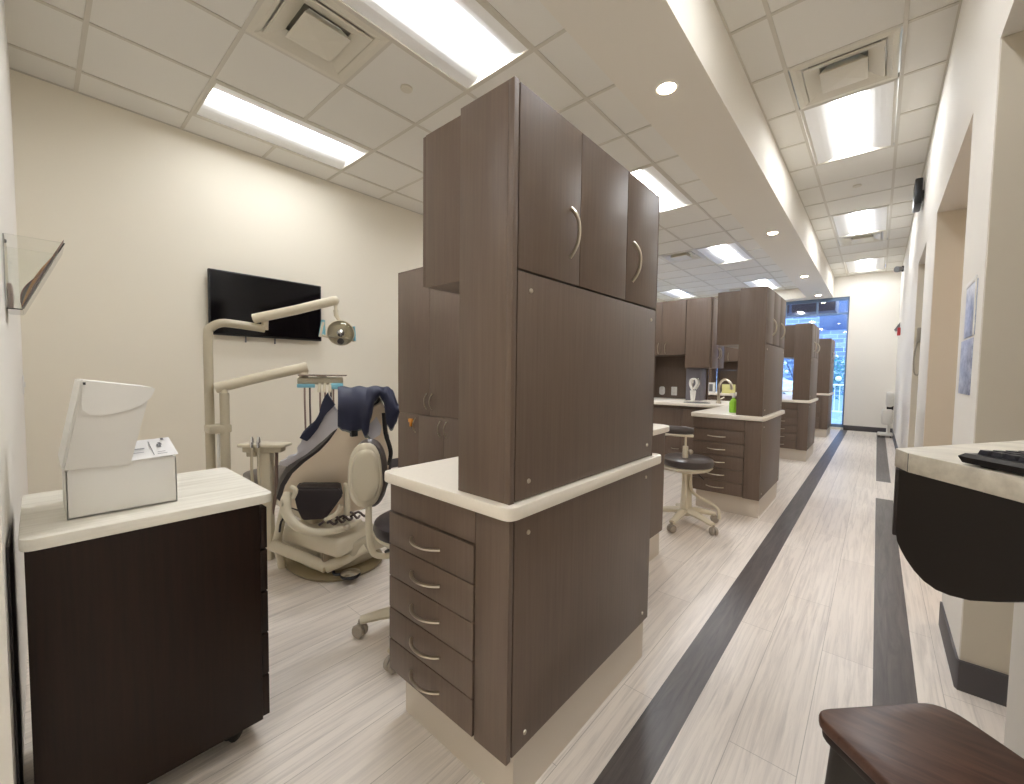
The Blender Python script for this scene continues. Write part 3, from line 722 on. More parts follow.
MB().tube([loc1((-1.62, 1.04, .46)), loc1((-1.60, 1.03, .40)), loc1((-1.64, 1.02, .38))], [.02, .018, .006], 8).build('tilt_lever', M['black'], S1)

# ------------------------------------------------------------------ mobile cart with the box on it (nearest left)
CO = (-1.74, .22, 0)
cart = empty('mobile_cart', 'dark espresso rolling cart with a pale wood-grain top at the left edge', 'cart', CO)
MB().box(-1.925, -1.456, -.028, .452, .075, .776, .0015).build('body', M['espresso'], cart, CO)
MB().box(-1.456, -1.438, -.028, .452, .075, .776, .0015).build('side_panel', M['espresso'], cart, CO)
MB().prism(rpoly([(-1.945, -.036), (-1.428, -.036), (-1.428, .490), (-1.945, .490)], [.02, .03, .03, .02]), .777, .806, .003).build('cart_top', M['ashtop'], cart, CO)
for k in range(5):
    a, b_ = .765-.137*k, .765-.137*(k+1)
    d = MB().box(-1.92, -1.440, .453, .472, b_+.003, a-.003, .0015).build('drawer', M['espresso'], cart, CO)
    h_ = handle_mb((1, 0, 0), out=(0, 1, 0))
    for v in h_.bm.verts: v.co += Vector((-1.68, .472, (a+b_)/2))
    h_.build('handle', M['nickel'], d, CO)
for x, y in ((-1.52, .39), (-1.52, .04), (-1.87, .39), (-1.87, .04)):
    m = MB()
    R_ = Matrix.Translation((x, y, .027)) @ Matrix.Rotation(.5, 4, 'Z')
    for s in (-.012, .012): m.lathe([(0, -.007), (.02, -.007), (.027, -.003), (.027, .003), (.02, .007), (0, .007)], seg=16, mat=R_ @ Matrix.Translation((s, 0, 0)) @ Matrix.Rotation(PI/2, 4, 'Y'))
    m.tube([(x, y, .03), (x, y, .076)], .009, 8); m.build('caster', M['black'], cart, CO)
# thin dark sheet painting the cart's shadow band on the near wall
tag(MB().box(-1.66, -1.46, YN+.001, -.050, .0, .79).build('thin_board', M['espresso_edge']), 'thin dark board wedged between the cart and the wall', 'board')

# white mailer box, lid standing open on the left end
BO = (-1.76, .165, .782)
bx_ = empty('mailer_box', 'open white cardboard mailer box on the rolling cart', 'box', BO)
X1b, X0b, YA, YB, Zb, Zt = -1.635, -1.885, .046, .283, .782, .925
m = MB(); th = .004
m.box(X1b-th, X1b, YA, YB, Zb, Zt, .001).box(X0b, X0b+th, YA, YB, Zb, Zt, .001).box(X0b, X1b, YA, YA+th, Zb, Zt, .001).box(X0b, X1b, YB-th, YB, Zb, Zt-.003, .001).box(X0b, X1b, YA, YB, Zb, Zb+th)
m.build('carton', M['card'], bx_, BO)
def slab(pts, t, mat, name, parent, off, nv):
    """thin sheet of thickness t through 3-D points"""
    q = MB(); nn = Vector(nv).normalized()*t
    q.loft([[Vector(p) for p in pts], [Vector(p)+nn for p in pts]]); return q.build(name, mat, parent, off)
# lid panel: hinged along the left top edge, leaning toward +y as it rises
ly0, lz0, ly1, lz1 = .044, .925, .086, 1.158
slab([(X1b, ly0, lz0), (X0b, ly0, lz0), (X0b, ly1, lz1), (X1b, ly1, lz1)], .005, M['card'], 'lid', bx_, BO, (0, -1, .18))
# flange toward the viewer
slab([(X1b+.003, ly0, lz0-.006), (X1b+.003, .176, .916), (X1b+.003, .215, 1.085), (X1b+.003, .218, 1.10), (X1b+.003, ly1+.10, lz1-.022), (X1b+.003, ly1, lz1)], .004, M['card_in'], 'lid_flange', bx_, BO, (1, 0, 0))
slab([(X0b, ly0, lz0), (X0b, .17, .93), (X0b, .21, 1.10), (X0b, ly1, lz1)], .004, M['card_in'], 'lid_flange', bx_, BO, (-1, 0, 0))
fl = [(X1b+.009, ly1, lz1)]
fl += [(X1b+.009, .235, lz1-.022), (X1b+.009, .232, 1.125), (X1b+.009, .224, 1.108), (X1b+.009, .205, 1.089), (X1b+.009, .18, 1.077), (X1b+.009, .15, 1.068), (X1b+.009, .12, 1.062), (X1b+.009, .097, 1.066), (X1b+.009, .083, 1.08), (X1b+.009, .081, 1.10)]
slab(fl, .004, M['card'], 'tuck_flap', bx_, BO, (1, 0, 0))
# top front panel of the lid (folded to the right)
slab([(X1b, ly1, lz1), (X0b, ly1, lz1), (X0b, .232, lz1-.022), (X1b, .232, lz1-.022)], .003, M['card'], 'lid_front', bx_, BO, (0, 0, 1))
# tiny dark notches at the corners
MB().box(X1b-.002, X1b+.004, YA-.001, YA+.006, Zt-.008, Zt-.001).box(X1b+.001, X1b+.015, ly1-.001, ly1+.004, lz1-.009, lz1-.002).build('corner_notch', M['ink_dark'], bx_, BO)
# leaflet lying on the contents
pl = [(X1b+.004, .17, .924), (X1b+.006, .287, .930), (X1b-.09, .280, .972), (X1b-.09, .165, .968)]
lf = empty('leaflet', 'white printed leaflet lying in the open mailer box', 'leaflet', (-1.68, .23, .93))
slab(pl, .0015, M['paper'], 'sheet', lf, (-1.68, .23, .93), (.4, 0, 1))
def onleaf(u, v): # u along y 0..1, v up the sheet
    a = Vector(pl[0]).lerp(Vector(pl[1]), u); b_ = Vector(pl[3]).lerp(Vector(pl[2]), u); return a.lerp(b_, v)+Vector((.0012, 0, .003))
m = MB()
for u0, u1, v0, v1 in ((.05, .40, .48, .54), (.10, .36, .30, .33), (.62, .78, .22, .25), (.60, .80, .12, .15)):
    m = MB(); m.quad(onleaf(u0, v0), onleaf(u1, v0), onleaf(u1, v1), onleaf(u0, v1)); m.build('print_line', M['ink_pale'], lf, (-1.68, .23, .93))
m = MB()
m.quad(onleaf(.52, .1), onleaf(.535, .1), onleaf(.535, .85), onleaf(.52, .85)).quad(onleaf(.66, .5), onleaf(.74, .48), onleaf(.75, .62), onleaf(.67, .66)).quad(onleaf(.72, .62), onleaf(.78, .6), onleaf(.76, .74), onleaf(.70, .74)).quad(onleaf(.8, .86), onleaf(.86, .86), onleaf(.86, .97), onleaf(.8, .97))
m.build('logo', M['ink'], lf, (-1.68, .23, .93))
for e_, o_ in ((bx_, BO), (lf, (-1.68, .23, .93))):
    e_.scale = (.938,)*3; e_.location = (o_[0]*.938, o_[1]*.938, 1.2-(1.2-o_[2])*.938+.0)
m = MB(); m.ball((-1.64, .178, .945), .045, .055, .033, 12); tag(m.build('packing_paper', M['white']), 'crumpled white packing paper inside the mailer box', 'packing paper')

# ------------------------------------------------------------------ brochure holder on the near wall
HO = (-2.14, YN, 1.377)
hd = empty('brochure_holder', 'clear acrylic brochure holder screwed to the near left wall', 'brochure holder', HO)
xa, xb = -2.25, -2.03; zb_, zt_, yb_, yt_ = 1.377, 1.603, -.020, .074
slab([(xa, YN+.001, zb_), (xb, YN+.001, zb_), (xb, YN+.001, zt_), (xa, YN+.001, zt_)], .003, M['acrylic'], 'back_plate', hd, HO, (0, 1, 0))
slab([(xa, yb_, zb_), (xb, yb_, zb_), (xb, yt_, zt_), (xa, yt_, zt_)], .003, M['acrylic'], 'front_plate', hd, HO, (0, 1, 0))
slab([(xa, YN+.004, zb_), (xb, YN+.004, zb_), (xb, yb_, zb_), (xa, yb_, zb_)], .003, M['acrylic'], 'bottom_plate', hd, HO, (0, 0, -1))
for x in (xa, xb): slab([(x, YN+.004, zb_), (x, yb_, zb_), (x, yt_, zt_), (x, YN+.004, zt_)], .003, M['acrylic'], 'side_plate', hd, HO, (1, 0, 0))
m = MB().lathe([(0, 0), (.006, 0), (.005, .004), (0, .005)], seg=10, mat=Matrix.Translation((xb-.015, YN+.004, zt_-.02)) @ Matrix.Rotation(-PI/2, 4, 'X')); m.build('screw', M['ink_dark'], hd, HO)
m = MB().box(xa+.02, xb-.02, YN+.005, YN+.014, zb_+.004, zb_+.08, .002); tag(m.build('note_pad', plain('pink_notepad', (226, 200, 190), .7)), 'small pale pink pad in the back of the brochure holder', 'note pad')
for k, (mt, off_, th1, top_, lb) in enumerate(((M['broch1'], .0065, .010, 1.565, 'orange brochure with a bulging middle in the acrylic holder'), (M['broch2'], .0015, .004, 1.615, 'tall maroon brochure between the orange one and the holder front'), (M['broch2'], .018, .004, 1.50, 'short dark brochure at the inner side of the orange one'))):
    m = MB(); loops = []
    for j in range(13):
        t = j/12; z = zb_+.006+(top_-zb_-.006)*t; yc = yb_-.004+(yt_-yb_)*(z-zb_)/(zt_-zb_)-off_*math.sin(PI*t)
        w_ = .0008+th1*.5*math.sin(PI*t)
        loops.append([Vector((xa+.015, yc-w_, z)), Vector((xb-.010, yc-w_, z)), Vector((xb-.010, yc+w_*.3, z)), Vector((xa+.015, yc+w_*.3, z))])
    tag(m.loft(loops).build('brochure', mt), lb, 'brochure', 'brochures in the acrylic holder')

# ------------------------------------------------------------------ TV
TO = (XL+.04, 1.497, 1.49)
tv = empty('television', 'black flat television mounted on the cream left wall', 'television', TO)
MB().box(XL+.03, XL+.065, 1.01, 1.985, 1.492, 2.062, .006).build('casing', M['black'], tv, TO)
MB().box(XL+.065, XL+.0665, 1.022, 1.973, 1.508, 2.05).build('screen', M['screen'], tv, TO)
MB().box(XL+.003, XL+.03, 1.3, 1.7, 1.6, 1.95, .004).build('wall_bracket', M['black'], tv, TO)
for y in (1.30, 1.55): MB().tube([(XL+.02, y, 1.50), (XL+.02, y, 1.45)], .006, 8).ball((XL+.02, y, 1.448), .009).build('bracket_pull', M['ink'], tv, TO)

# ------------------------------------------------------------------ dental chair (patient faces the TV, -x)
DO = (-2.62, 1.20, 0); cY = 1.19
dc = empty('dental_chair', 'cream and taupe patient chair seen from behind, facing the TV', 'dental chair', DO)
def ell(cx_, cy_, rx, ry, z, n=40, p=1.0):
    return [Vector((cx_+rx*(abs(math.cos(2*PI*k/n))**p)*(1 if math.cos(2*PI*k/n) >= 0 else -1), cy_+ry*(abs(math.sin(2*PI*k/n))**p)*(1 if math.sin(2*PI*k/n) >= 0 else -1), z)) for k in range(n)]
m = MB(); m.loft([ell(-2.60, 1.22, .38, .26, 0, p=.85), ell(-2.60, 1.22, .39, .27, .018, p=.85), ell(-2.60, 1.22, .37, .25, .035, p=.85), ell(-2.60, 1.22, .34, .2, .045, p=.85)]); m.build('base_plate', plain('olive_taupe_base', (150, 136, 104), .35), dc, DO)
m = MB(); m.loft([ell(-2.64, 1.22, .36, .21, .045, p=.6), ell(-2.64, 1.22, .37, .22, .09, p=.6), ell(-2.62, 1.22, .34, .21, .14, p=.6), ell(-2.60, 1.22, .32, .20, .16, p=.6)]); m.build('base_cover', M['grey_plastic'], dc, DO)
# lift housing: stacked bevelled blocks
m = MB(); m.box(-.24, .24, -.15, .15, .165, .275, .03, 3, mat=Matrix.Translation((-2.43, 1.14, 0)) @ Matrix.Rotation(.25, 4, 'Z')); m.build('lift_housing', M['cream_plastic'], dc, DO)
m = MB(); m.box(-2.68, -2.36, 1.02, 1.34, .12, .18, .02, 2).box(-2.36, -2.18, 1.14, 1.40, .13, .235, .03, 3); m.build('lift_arm', M['grey_plastic'], dc, DO)
m = MB(); m.box(-2.315, -2.28, 1.03, 1.34, .12, .26, .012, 2); m.build('lift_seam', plain('taupe_seam', (150, 134, 112), .4), dc, DO)
# pair of swing bars around the base
MB().tube([(-2.577, .869, .188), (-2.435, .966, .135), (-2.291, 1.049, .088)], [(.026, .034)]*3, 12, flat=(0, 0, 1)).build('swing_bar', M['cream_plastic'], dc, DO)
MB().tube([(-2.291, 1.049, .088), (-2.228, 1.134, .125), (-2.177, 1.229, .180)], [(.028, .036), (.026, .03), (.022, .026)], 12, flat=(0, 0, 1)).build('swing_bar', M['cream_plastic'], dc, DO)
MB().tube([(-2.60, .93, 0.03), (-2.59, .90, .20), (-2.56, .93, .40)], [.022, .024, .02], 10).build('side_column', M['cream_plastic'], dc, DO)
# foot control disc
fc = empty('foot_control', 'round black and chrome foot pedal on the floor by the patient chair', 'foot pedal', (-2.19, 1.14, .036))
MB().lathe([(.05, 0), (.055, .008), (.048, .018), (.02, .022)], seg=24).build('pedal_base', M['black'], fc); MB().lathe([(.05, .018), (.053, .022), (.03, .032), (0, .036)], seg=24).build('pedal_disc', M['chrome'], fc)
MB().tube([(-.03, -.03, .012), (-.06, -.06, .012), (-.10, -.05, .012)], .008, 8, sm=3).build('pedal_cord', M['ink_dark'], fc)
# seat and leg rest, upholstered
def cushion(path, th_, mat, name, nrm2=None):
    """path = [(x, z, half width, thickness)]"""
    m = MB(); loops = []
    for i, (x, z, hw, t) in enumerate(path):
        a = path[max(i-1, 0)]; b_ = path[min(i+1, len(path)-1)]; d = Vector((b_[0]-a[0], 0, b_[1]-a[1])).normalized(); n_ = Vector((-d.z, 0, d.x))
        if n_.z < 0 and abs(n_.z) > .3: n_ = -n_
        lp = []
        for k in range(28):
            an = 2*PI*k/28; c_, s_ = math.cos(an), math.sin(an)
            c_ = abs(c_)**.6*(1 if c_ >= 0 else -1); s_ = abs(s_)**.6*(1 if s_ >= 0 else -1)
            lp.append(Vector((x, cY+c_*hw, z))+n_*s_*t/2)
        loops.append(lp)
    return m.loft(loops).build(name, mat, dc, DO)
cushion([(-2.52, .40, .18, .04), (-2.56, .40, .2, .09), (-2.75, .38, .2, .10), (-2.95, .40, .2, .10), (-3.1, .42, .21, .09), (-3.25, .42, .22, .09), (-3.43, .42, .22, .08), (-3.50, .42, .17, .04)], .1, M['brown_vinyl'], 'seat_cushion')
m = MB(); m.box(-3.1, -2.5, 1.06, 1.34, .26, .33, .02, 2); m.build('seat_frame', M['cream_plastic'], dc, DO)
# backrest: outer shell wide at the hips and narrow at the head, dark pad in front of it
ROWS = [((-2.462, 1.007, 0.377), (-2.351, 1.328, 0.343)), ((-2.488, 0.941, 0.410), (-2.353, 1.404, 0.366)), ((-2.495, 0.892, 0.468), (-2.351, 1.446, 0.415)),
 ((-2.470, 0.904, 0.545), (-2.333, 1.457, 0.481)), ((-2.429, 0.927, 0.615), (-2.301, 1.451, 0.554)), ((-2.379, 0.971, 0.678), (-2.264, 1.435, 0.633)),
 ((-2.322, 1.029, 0.740), (-2.230, 1.413, 0.706)), ((-2.271, 1.062, 0.800), (-2.196, 1.392, 0.772)), ((-2.222, 1.085, 0.866), (-2.165, 1.366, 0.846)),
 ((-2.175, 1.095, 0.969), (-2.120, 1.325, 0.959)), ((-2.140, 1.105, 1.030), (-2.095, 1.280, 1.025))]
def backloft(off0, off1, grow, bulge, mat, name):
    m = MB(); loops = []; N = 16
    for i, (A_, B_) in enumerate(ROWS):
        A_, B_ = Vector(A_), Vector(B_); d = (B_-A_); dn = Vector((d.x, d.y, 0)).normalized(); nb = Vector((dn.y, -dn.x, 0)) # towards the back of the shell
        nb = (nb+Vector((0, 0, -.45))).normalized(); gr = grow*(1 if i < 6 else max(.15, 1-.3*(i-5))); A_ = A_-dn*gr; B_ = B_+dn*gr
        if i == 0 and grow: A_.z -= .012; B_.z -= .012
        lp = []; bl_ = bulge*(1 if i > 1 else .4+.3*i)
        for k in range(N+1):
            u = k/N; lp.append(A_.lerp(B_, u)+nb*(off0+bl_*(1-(2*u-1)**2)))
        for k in range(N+1):
            u = 1-k/N; lp.append(A_.lerp(B_, u*.98+.01)+nb*(off1+bl_*(1-(2*u-1)**2)))
        loops.append(lp)
    return m.loft(loops).build(name, mat, dc, DO, ang=50)
backloft(.0, -.012, 0, .075, M['shell'], 'backrest_shell')
backloft(-.014, -.085, .022, .05, M['dark_vinyl'], 'backrest_cushion')
# headrest
m = MB(); m.box(-.07, .07, -.09, .09, -.04, .04, .03, 4, mat=Matrix.Translation((-2.185, 1.20, 1.02)) @ Matrix.Rotation(-1.1, 4, 'Y')); m.build('headrest', M['dark_vinyl'], dc, DO)
m = MB(); m.box(-2.22, -2.19, cY-.03, cY+.03, .88, 1.03, .005); m.build('headrest_bar', M['chrome'], dc, DO)
# near arm: dark cushion on a curved cream bracket
m = MB(); m.loft([[Vector(p) for p in lp] for lp in (
    [(-2.325, .935, .372), (-2.238, 1.021, .380), (-2.30, 1.08, .40), (-2.39, 1.0, .40)],
    [(-2.335, .912, .44), (-2.215, 1.06, .44), (-2.30, 1.12, .44), (-2.41, .97, .44)],
    [(-2.335, .900, .51), (-2.198, 1.105, .505), (-2.30, 1.15, .51), (-2.42, .95, .51)],
    [(-2.340, .905, .555), (-2.205, 1.100, .540), (-2.305, 1.145, .548), (-2.415, .955, .562)],
    [(-2.355, .925, .565), (-2.225, 1.095, .548), (-2.300, 1.135, .552), (-2.400, .965, .568)])])
bmesh.ops.bevel(m.bm, geom=m.bm.edges[:], offset=.008, segments=2, affect='EDGES'); m.build('arm_cushion', M['dark_vinyl'], dc, DO)
MB().tube([(-2.392, .892, .522), (-2.367, .868, .485), (-2.345, .867, .424), (-2.295, .890, .372), (-2.245, .945, .332), (-2.208, 1.035, .318), (-2.182, 1.135, .327), (-2.187, 1.205, .340)], [(.024, .018), (.03, .02), (.028, .02), (.026, .02), (.022, .018), (.02, .016), (.016, .012), (.010, .008)], 12, sm=3).build('arm_bracket', M['cream_plastic'], dc, DO)
MB().lathe([(0, 0), (.02, 0), (.018, .006), (0, .007)], seg=18, mat=Matrix.Translation((-2.362, .850, .485)) @ Matrix.Rotation(PI/2, 4, 'X')).build('bracket_cap', M['grey_plastic'], dc, DO)
MB().tube([(-2.335, .894, .507), (-2.329, .908, .549), (-2.357, .893, .563)], .012, 8, sm=3).tube([(-2.220, 1.013, .384), (-2.178, 1.054, .417), (-2.167, 1.077, .464)], [.011, .012, .013], 8, sm=3).build('arm_clip', M['cream_plastic'], dc, DO)
MB().tube([(-2.225, 1.140, .38), (-2.225, 1.141, .522), (-2.229, 1.132, .562)], [.018, .017, .010], 10, sm=3).build('arm_post', M['cream_plastic'], dc, DO)
MB().ball((-2.172, 1.112, .331), .02, .02, .02).build('arm_knob', M['nickel'], dc, DO)
m = MB(); random.seed(3)
for k in range(5):
    x = 1.0+.045*k; m.tube([(-2.26, x, .35), (-2.21, x+.02, .385+.01*(k % 2)), (-2.20, x+.05, .355), (-2.26, x+.10, .34)], .007, 6, sm=3)
m.build('cable_bundle', M['hose_dark'], dc, DO)
MB().tube([(-2.50, .93, .38), (-2.52, .90, .33), (-2.56, .905, .26)], .006, 6, sm=3).build('hose_loop', M['black'], dc, DO)

# ---- lead apron thrown over the head of the chair
AO = (-2.15, 1.17, 1.09)
ap = empty('lead_apron', 'navy padded apron with silver lining draped over the patient chair head', 'apron', AO)
def sheet(fn, nu, nv, th_, mat, name, parent, off):
    m = MB(); t = m.bm
    P = [[Vector(fn(i/nu, j/nv)) for j in range(nv+1)] for i in range(nu+1)]
    N = [[None]*(nv+1) for _ in range(nu+1)]
    for i in range(nu+1):
        for j in range(nv+1):
            a = P[min(i+1, nu)][j]-P[max(i-1, 0)][j]; b_ = P[i][min(j+1, nv)]-P[i][max(j-1, 0)]; c_ = a.cross(b_); N[i][j] = c_.normalized() if c_.length > 1e-9 else Vector((0, 0, 1))
    A = [[t.verts.new(P[i][j]+N[i][j]*th_/2) for j in range(nv+1)] for i in range(nu+1)]
    B = [[t.verts.new(P[i][j]-N[i][j]*th_/2) for j in range(nv+1)] for i in range(nu+1)]
    for i in range(nu):
        for j in range(nv):
            t.faces.new((A[i][j], A[i+1][j], A[i+1][j+1], A[i][j+1])); t.faces.new((B[i][j], B[i][j+1], B[i+1][j+1], B[i+1][j]))
    for i in range(nu): t.faces.new((A[i][0], B[i][0], B[i+1][0], A[i+1][0])); t.faces.new((A[i][nv], A[i+1][nv], B[i+1][nv], B[i][nv]))
    for j in range(nv): t.faces.new((A[0][j], A[0][j+1], B[0][j+1], B[0][j])); t.faces.new((A[nu][j], B[nu][j], B[nu][j+1], A[nu][j+1]))
    bmesh.ops.recalc_face_normals(t, faces=t.faces)
    return m.build(name, mat, parent, off, ang=60)
def interp(tab, t):
    for (a, va), (b_, vb) in zip(tab, tab[1:]):
        if t <= b_: u = (t-a)/(b_-a); u = u*u*(3-2*u); return va+(vb-va)*u
    return tab[-1][1]
# collar: arched saddle with two hanging lobes; u runs left lobe -> top -> right lobe, v front -> back
CA, CB = Vector((-2.118, 1.041, 0)), Vector((-1.980, 1.312, 0)); CN = Vector((.89, -.45, 0)).normalized()
HEM = [(0, .905), (.08, .885), (.22, .872), (.38, .885), (.455, .84), (.50, .93), (.58, 1.03), (.68, 1.065), (.77, 1.03), (.83, .90), (.88, .875), (.94, .91), (1, .965)]
TOP = [(0, 1.10), (.82, 1.103), (.88, 1.085), (1, 1.01)]
def collar(u, v):
    p = CA.lerp(CB, u); top_ = interp(TOP, u)+.004*math.sin(u*23)
    if v > .6:
        k = (v-.6)/.4; q = p-CN*(.02+.16*k); return (q.x, q.y, top_-.02*k*k)
    k = v/.6; zl = interp(HEM, u); z = zl+(top_-zl)*k**.85
    b_ = .028*math.sin(PI*min(1, k*1.05))+(.005*math.sin(u*15+v*2)+.002*math.sin(u*31+v))*(1-k)-.02*k**6
    q = p+CN*b_; return (q.x, q.y, z)
sheet(collar, 64, 18, .016, M['navy'], 'collar', ap, AO)
# piping along the hem of the collar
MB().tube([Vector(collar(k/90, 0))+Vector((.004, -.002, -.003)) for k in range(91)], .0055, 6).build('hem_piping', M['piping'], ap, AO)
# long body of the apron lying down the left edge of the backrest
OUT = [Vector(p) for p in ((-2.19, 1.060, 1.05), (-2.234, 1.030, .945), (-2.301, .978, .840), (-2.353, .950, .748), (-2.439, .895, .672), (-2.50, .865, .60))]
INN = [Vector(p) for p in ((-2.150, 1.115, .90), (-2.211, 1.079, .853), (-2.267, 1.055, .805), (-2.338, .995, .728), (-2.429, .932, .660), (-2.49, .895, .59))]
def edge(L, t): t = min(max(t, 0), .9999)*(len(L)-1); i = int(t); return L[i].lerp(L[i+1], t-i)
def body(u, v):
    p = edge(OUT, u*.82).lerp(edge(INN, u*.82), v); w_ = .010*math.sin(u*22+v*3)+.006*math.sin(u*47); p = p+Vector((-.03, -.012, .004))+Vector((-.5, -.5, .5))*w_*(1-v); return (p.x, p.y, p.z)
sheet(body, 40, 8, .010, M['silver_cloth'], 'lining', ap, AO)
def body2(u, v):
    p = edge(OUT, u*.46).lerp(edge(INN, u*.46), v*.42-.12); w_ = .008*math.sin(v*5+u*8); p = p+Vector((-.018, -.022, .008))+Vector((-.5, -.5, .5))*w_; return (p.x, p.y, p.z)
sheet(body2, 24, 6, .012, M['navy'], 'apron_body', ap, AO)
# grey inner flap hanging through the neck opening
FL = [Vector(p) for p in ((-2.098, 1.206, 1.045), (-2.030, 1.255, .885), (-2.032, 1.246, .842), (-2.056, 1.200, .813), (-2.072, 1.178, .85))]
slab([(p.x-.022, p.y-.0, p.z) for p in FL], .008, M['silver_cloth'], 'inner_flap', ap, AO, (-.89, .45, 0))
MB().tube([FL[0]+Vector((-.012, 0, 0)), FL[4]+Vector((-.012, 0, 0)), FL[3]+Vector((-.012, 0, 0))], .006, 6).build('flap_piping', M['piping'], ap, AO)
MB().box(-2.095, -2.07, 1.09, 1.125, .845, .878, .003).build('buckle', M['black'], ap, AO)
MB().tube([(-2.07, 1.28, .96), (-2.045, 1.275, .85), (-2.030, 1.290, .778), (-2.027, 1.296, .728), (-2.050, 1.296, .668)], [(.014, .004)]*5, 8, sm=3, flat=(1, 0, 0)).build('strap', M['black'], ap, AO)

# ------------------------------------------------------------------ delivery unit: post, lamp arm, tray, assistant holder
UO = (-3.10, .71, 0)
un = empty('delivery_post', 'cream enamel post and arms carrying lamp and instrument tray', 'equipment stand', UO)
MB().tube([(-3.10, .705, 0), (-3.10, .705, .9), (-3.10, .705, 1.38), (-3.095, .72, 1.445), (-3.08, .77, 1.478), (-3.07, .84, 1.478), (-3.06, .93, 1.470), (-3.05, 1.005, 1.462)], .0255, 16, sm=3).build('lamp_pole', M['grey_plastic'], un, UO)
MB().tube([(-3.035, .768, 0), (-3.035, .768, 1.045)], .026, 14).build('unit_pole', M['grey_plastic'], un, UO)
MB().tube([(-3.035, .768, 1.04), (-3.035, .768, 1.085)], .018, 12).build('pole_collar', M['cream_plastic'], un, UO)
MB().box(-3.13, -3.01, .68, .80, .80, .85, .008).build('clamp', M['grey_plastic'], un, UO)
MB().lathe([(.14, 0), (.15, .01), (.14, .03), (.04, .035)], (-3.08, .72, 0), 28).build('floor_flange', M['cream_plastic'], un, UO)
MB().box(-3.06, -3.04, .728, .742, .50, .79, .004).build('hand_piece', M['white'], un, UO)
MB().tube([(-3.05, 1.005, 1.455), (-3.05, 1.008, 1.53)], .021, 12).build('lamp_joint', M['cream_plastic'], un, UO)
MB().tube([(-3.05, .94, 1.520), (-2.92, 1.15, 1.590), (-2.794, 1.352, 1.667)], .031, 14).ball((-2.794, 1.352, 1.667), .031).build('lamp_arm', M['cream_plastic'], un, UO)
MB().tube([(-3.06, .73, 1.075), (-2.96, .97, 1.15), (-2.87, 1.20, 1.215)], [.033, .033, .034], 14).build('tray_arm', M['cream_plastic'], un, UO)
MB().tube([(-2.88, 1.18, 1.18), (-2.88, 1.18, 1.145)], .028, 12).build('tray_joint', M['cream_plastic'], un, UO)
# operating lamp head
LO = (-2.80, 1.40, 1.45)
lh = empty('operating_lamp', 'round clear-shielded operating lamp hanging from the upper arm', 'lamp', LO)
MB().tube([(-2.795, 1.36, 1.645), (-2.795, 1.362, 1.60)], .012, 10).tube([(-2.795, 1.362, 1.605), (-2.797, 1.366, 1.57), (-2.785, 1.38, 1.535)], [.017, .016, .012], 10).build('neck', M['cream_plastic'], lh, LO)
dirv = Vector((.80, -.50, -.30)).normalized()
Rl = dirv.to_track_quat('Z', 'Y').to_matrix().to_4x4()
TL = Matrix.Translation((-2.78, 1.388, 1.452)) @ Rl
MB().lathe([(0, -.045), (.04, -.042), (.07, -.025), (.088, .005), (.090, .012), (.084, .012), (.066, -.015), (.03, -.03), (0, -.034)], seg=30, mat=TL).build('reflector_dish', M['amber'], lh, LO)
MB().lathe([(.085, .014), (.080, .035), (.055, .055), (.02, .064), (0, .065)], seg=30, mat=TL).build('shield', M['acrylic'], lh, LO)
MB().lathe([(.022, -.03), (.024, .02), (.016, .03), (0, .032)], seg=18, mat=TL).build('bulb_housing', M['chrome'], lh, LO)
MB().lathe([(0, 0), (.022, 0), (.022, .008), (0, .01)], seg=14, mat=TL @ Matrix.Translation((.0, -.055, .02))).build('hood_slot', M['black'], lh, LO)
MB().tube([Vector((-2.78, 1.388, 1.452))+Vector(p) for p in ((-.06, -.10, -.02), (-.05, -.07, -.03), (-.02, 0, -.03), (.015, .07, -.045), (.02, .088, -.05))], .008, 8, sm=2).build('yoke', M['cream_plastic'], lh, LO)
for a, b_ in (((-2.86, 1.285, 1.42), (-2.85, 1.30, 1.52)), ((-2.762, 1.475, 1.395), (-2.765, 1.475, 1.49))):
    m = MB().tube([a, b_], [.012, .009], 10); m.build('lamp_grip', M['cream_plastic'], lh, LO)
m = MB(); m.loft([[Vector((-2.86, 1.272, 1.425)), Vector((-2.84, 1.298, 1.425)), Vector((-2.86, 1.32, 1.43)), Vector((-2.88, 1.30, 1.43))], [Vector((-2.855, 1.29, 1.535)), Vector((-2.845, 1.30, 1.535)), Vector((-2.855, 1.315, 1.535)), Vector((-2.865, 1.30, 1.535))]]); m.build('grip_film', M['cyan'], lh, LO)
m = MB(); m.tube([(-2.762, 1.475, 1.40), (-2.765, 1.475, 1.50)], [(.018, .012), (.016, .006)], 8); m.build('grip_film', M['cyan'], lh, LO)
# instrument tray unit
KO = (-2.82, 1.25, 1.10)
tr = empty('instrument_tray', 'hanging instrument unit with steel tray, blue film and dangling hoses', 'instrument unit', KO)
u_ = Vector((.48, .88, 0)).normalized()                        # long side
Rt = Matrix.Translation((-2.81, 1.265, 1.10)) @ Matrix.Rotation(math.atan2(u_.y, u_.x), 4, 'Z')
MB().box(-.135, .135, -.09, .09, -.0, .045, .012, 3, mat=Rt).build('console', M['grey_plastic'], tr, KO)
MB().prism(rpoly([(-.13, -.11), (.16, -.11), (.16, .09), (-.13, .09)], .02), .056, .064, .002, mat=Rt).build('steel_tray', plain('taupe_steel', (150, 132, 120), .25, metal=.6), tr, KO)
MB().box(-.02, .03, -.05, .05, .044, .058, mat=Rt).build('tray_mount', M['cream_plastic'], tr, KO)
MB().box(-.135, -.03, -.10, -.085, -.02, .004, .004, mat=Rt).box(.06, .14, -.11, -.09, -.03, .01, .006, mat=Rt).build('blue_film', M['cyan'], tr, KO)
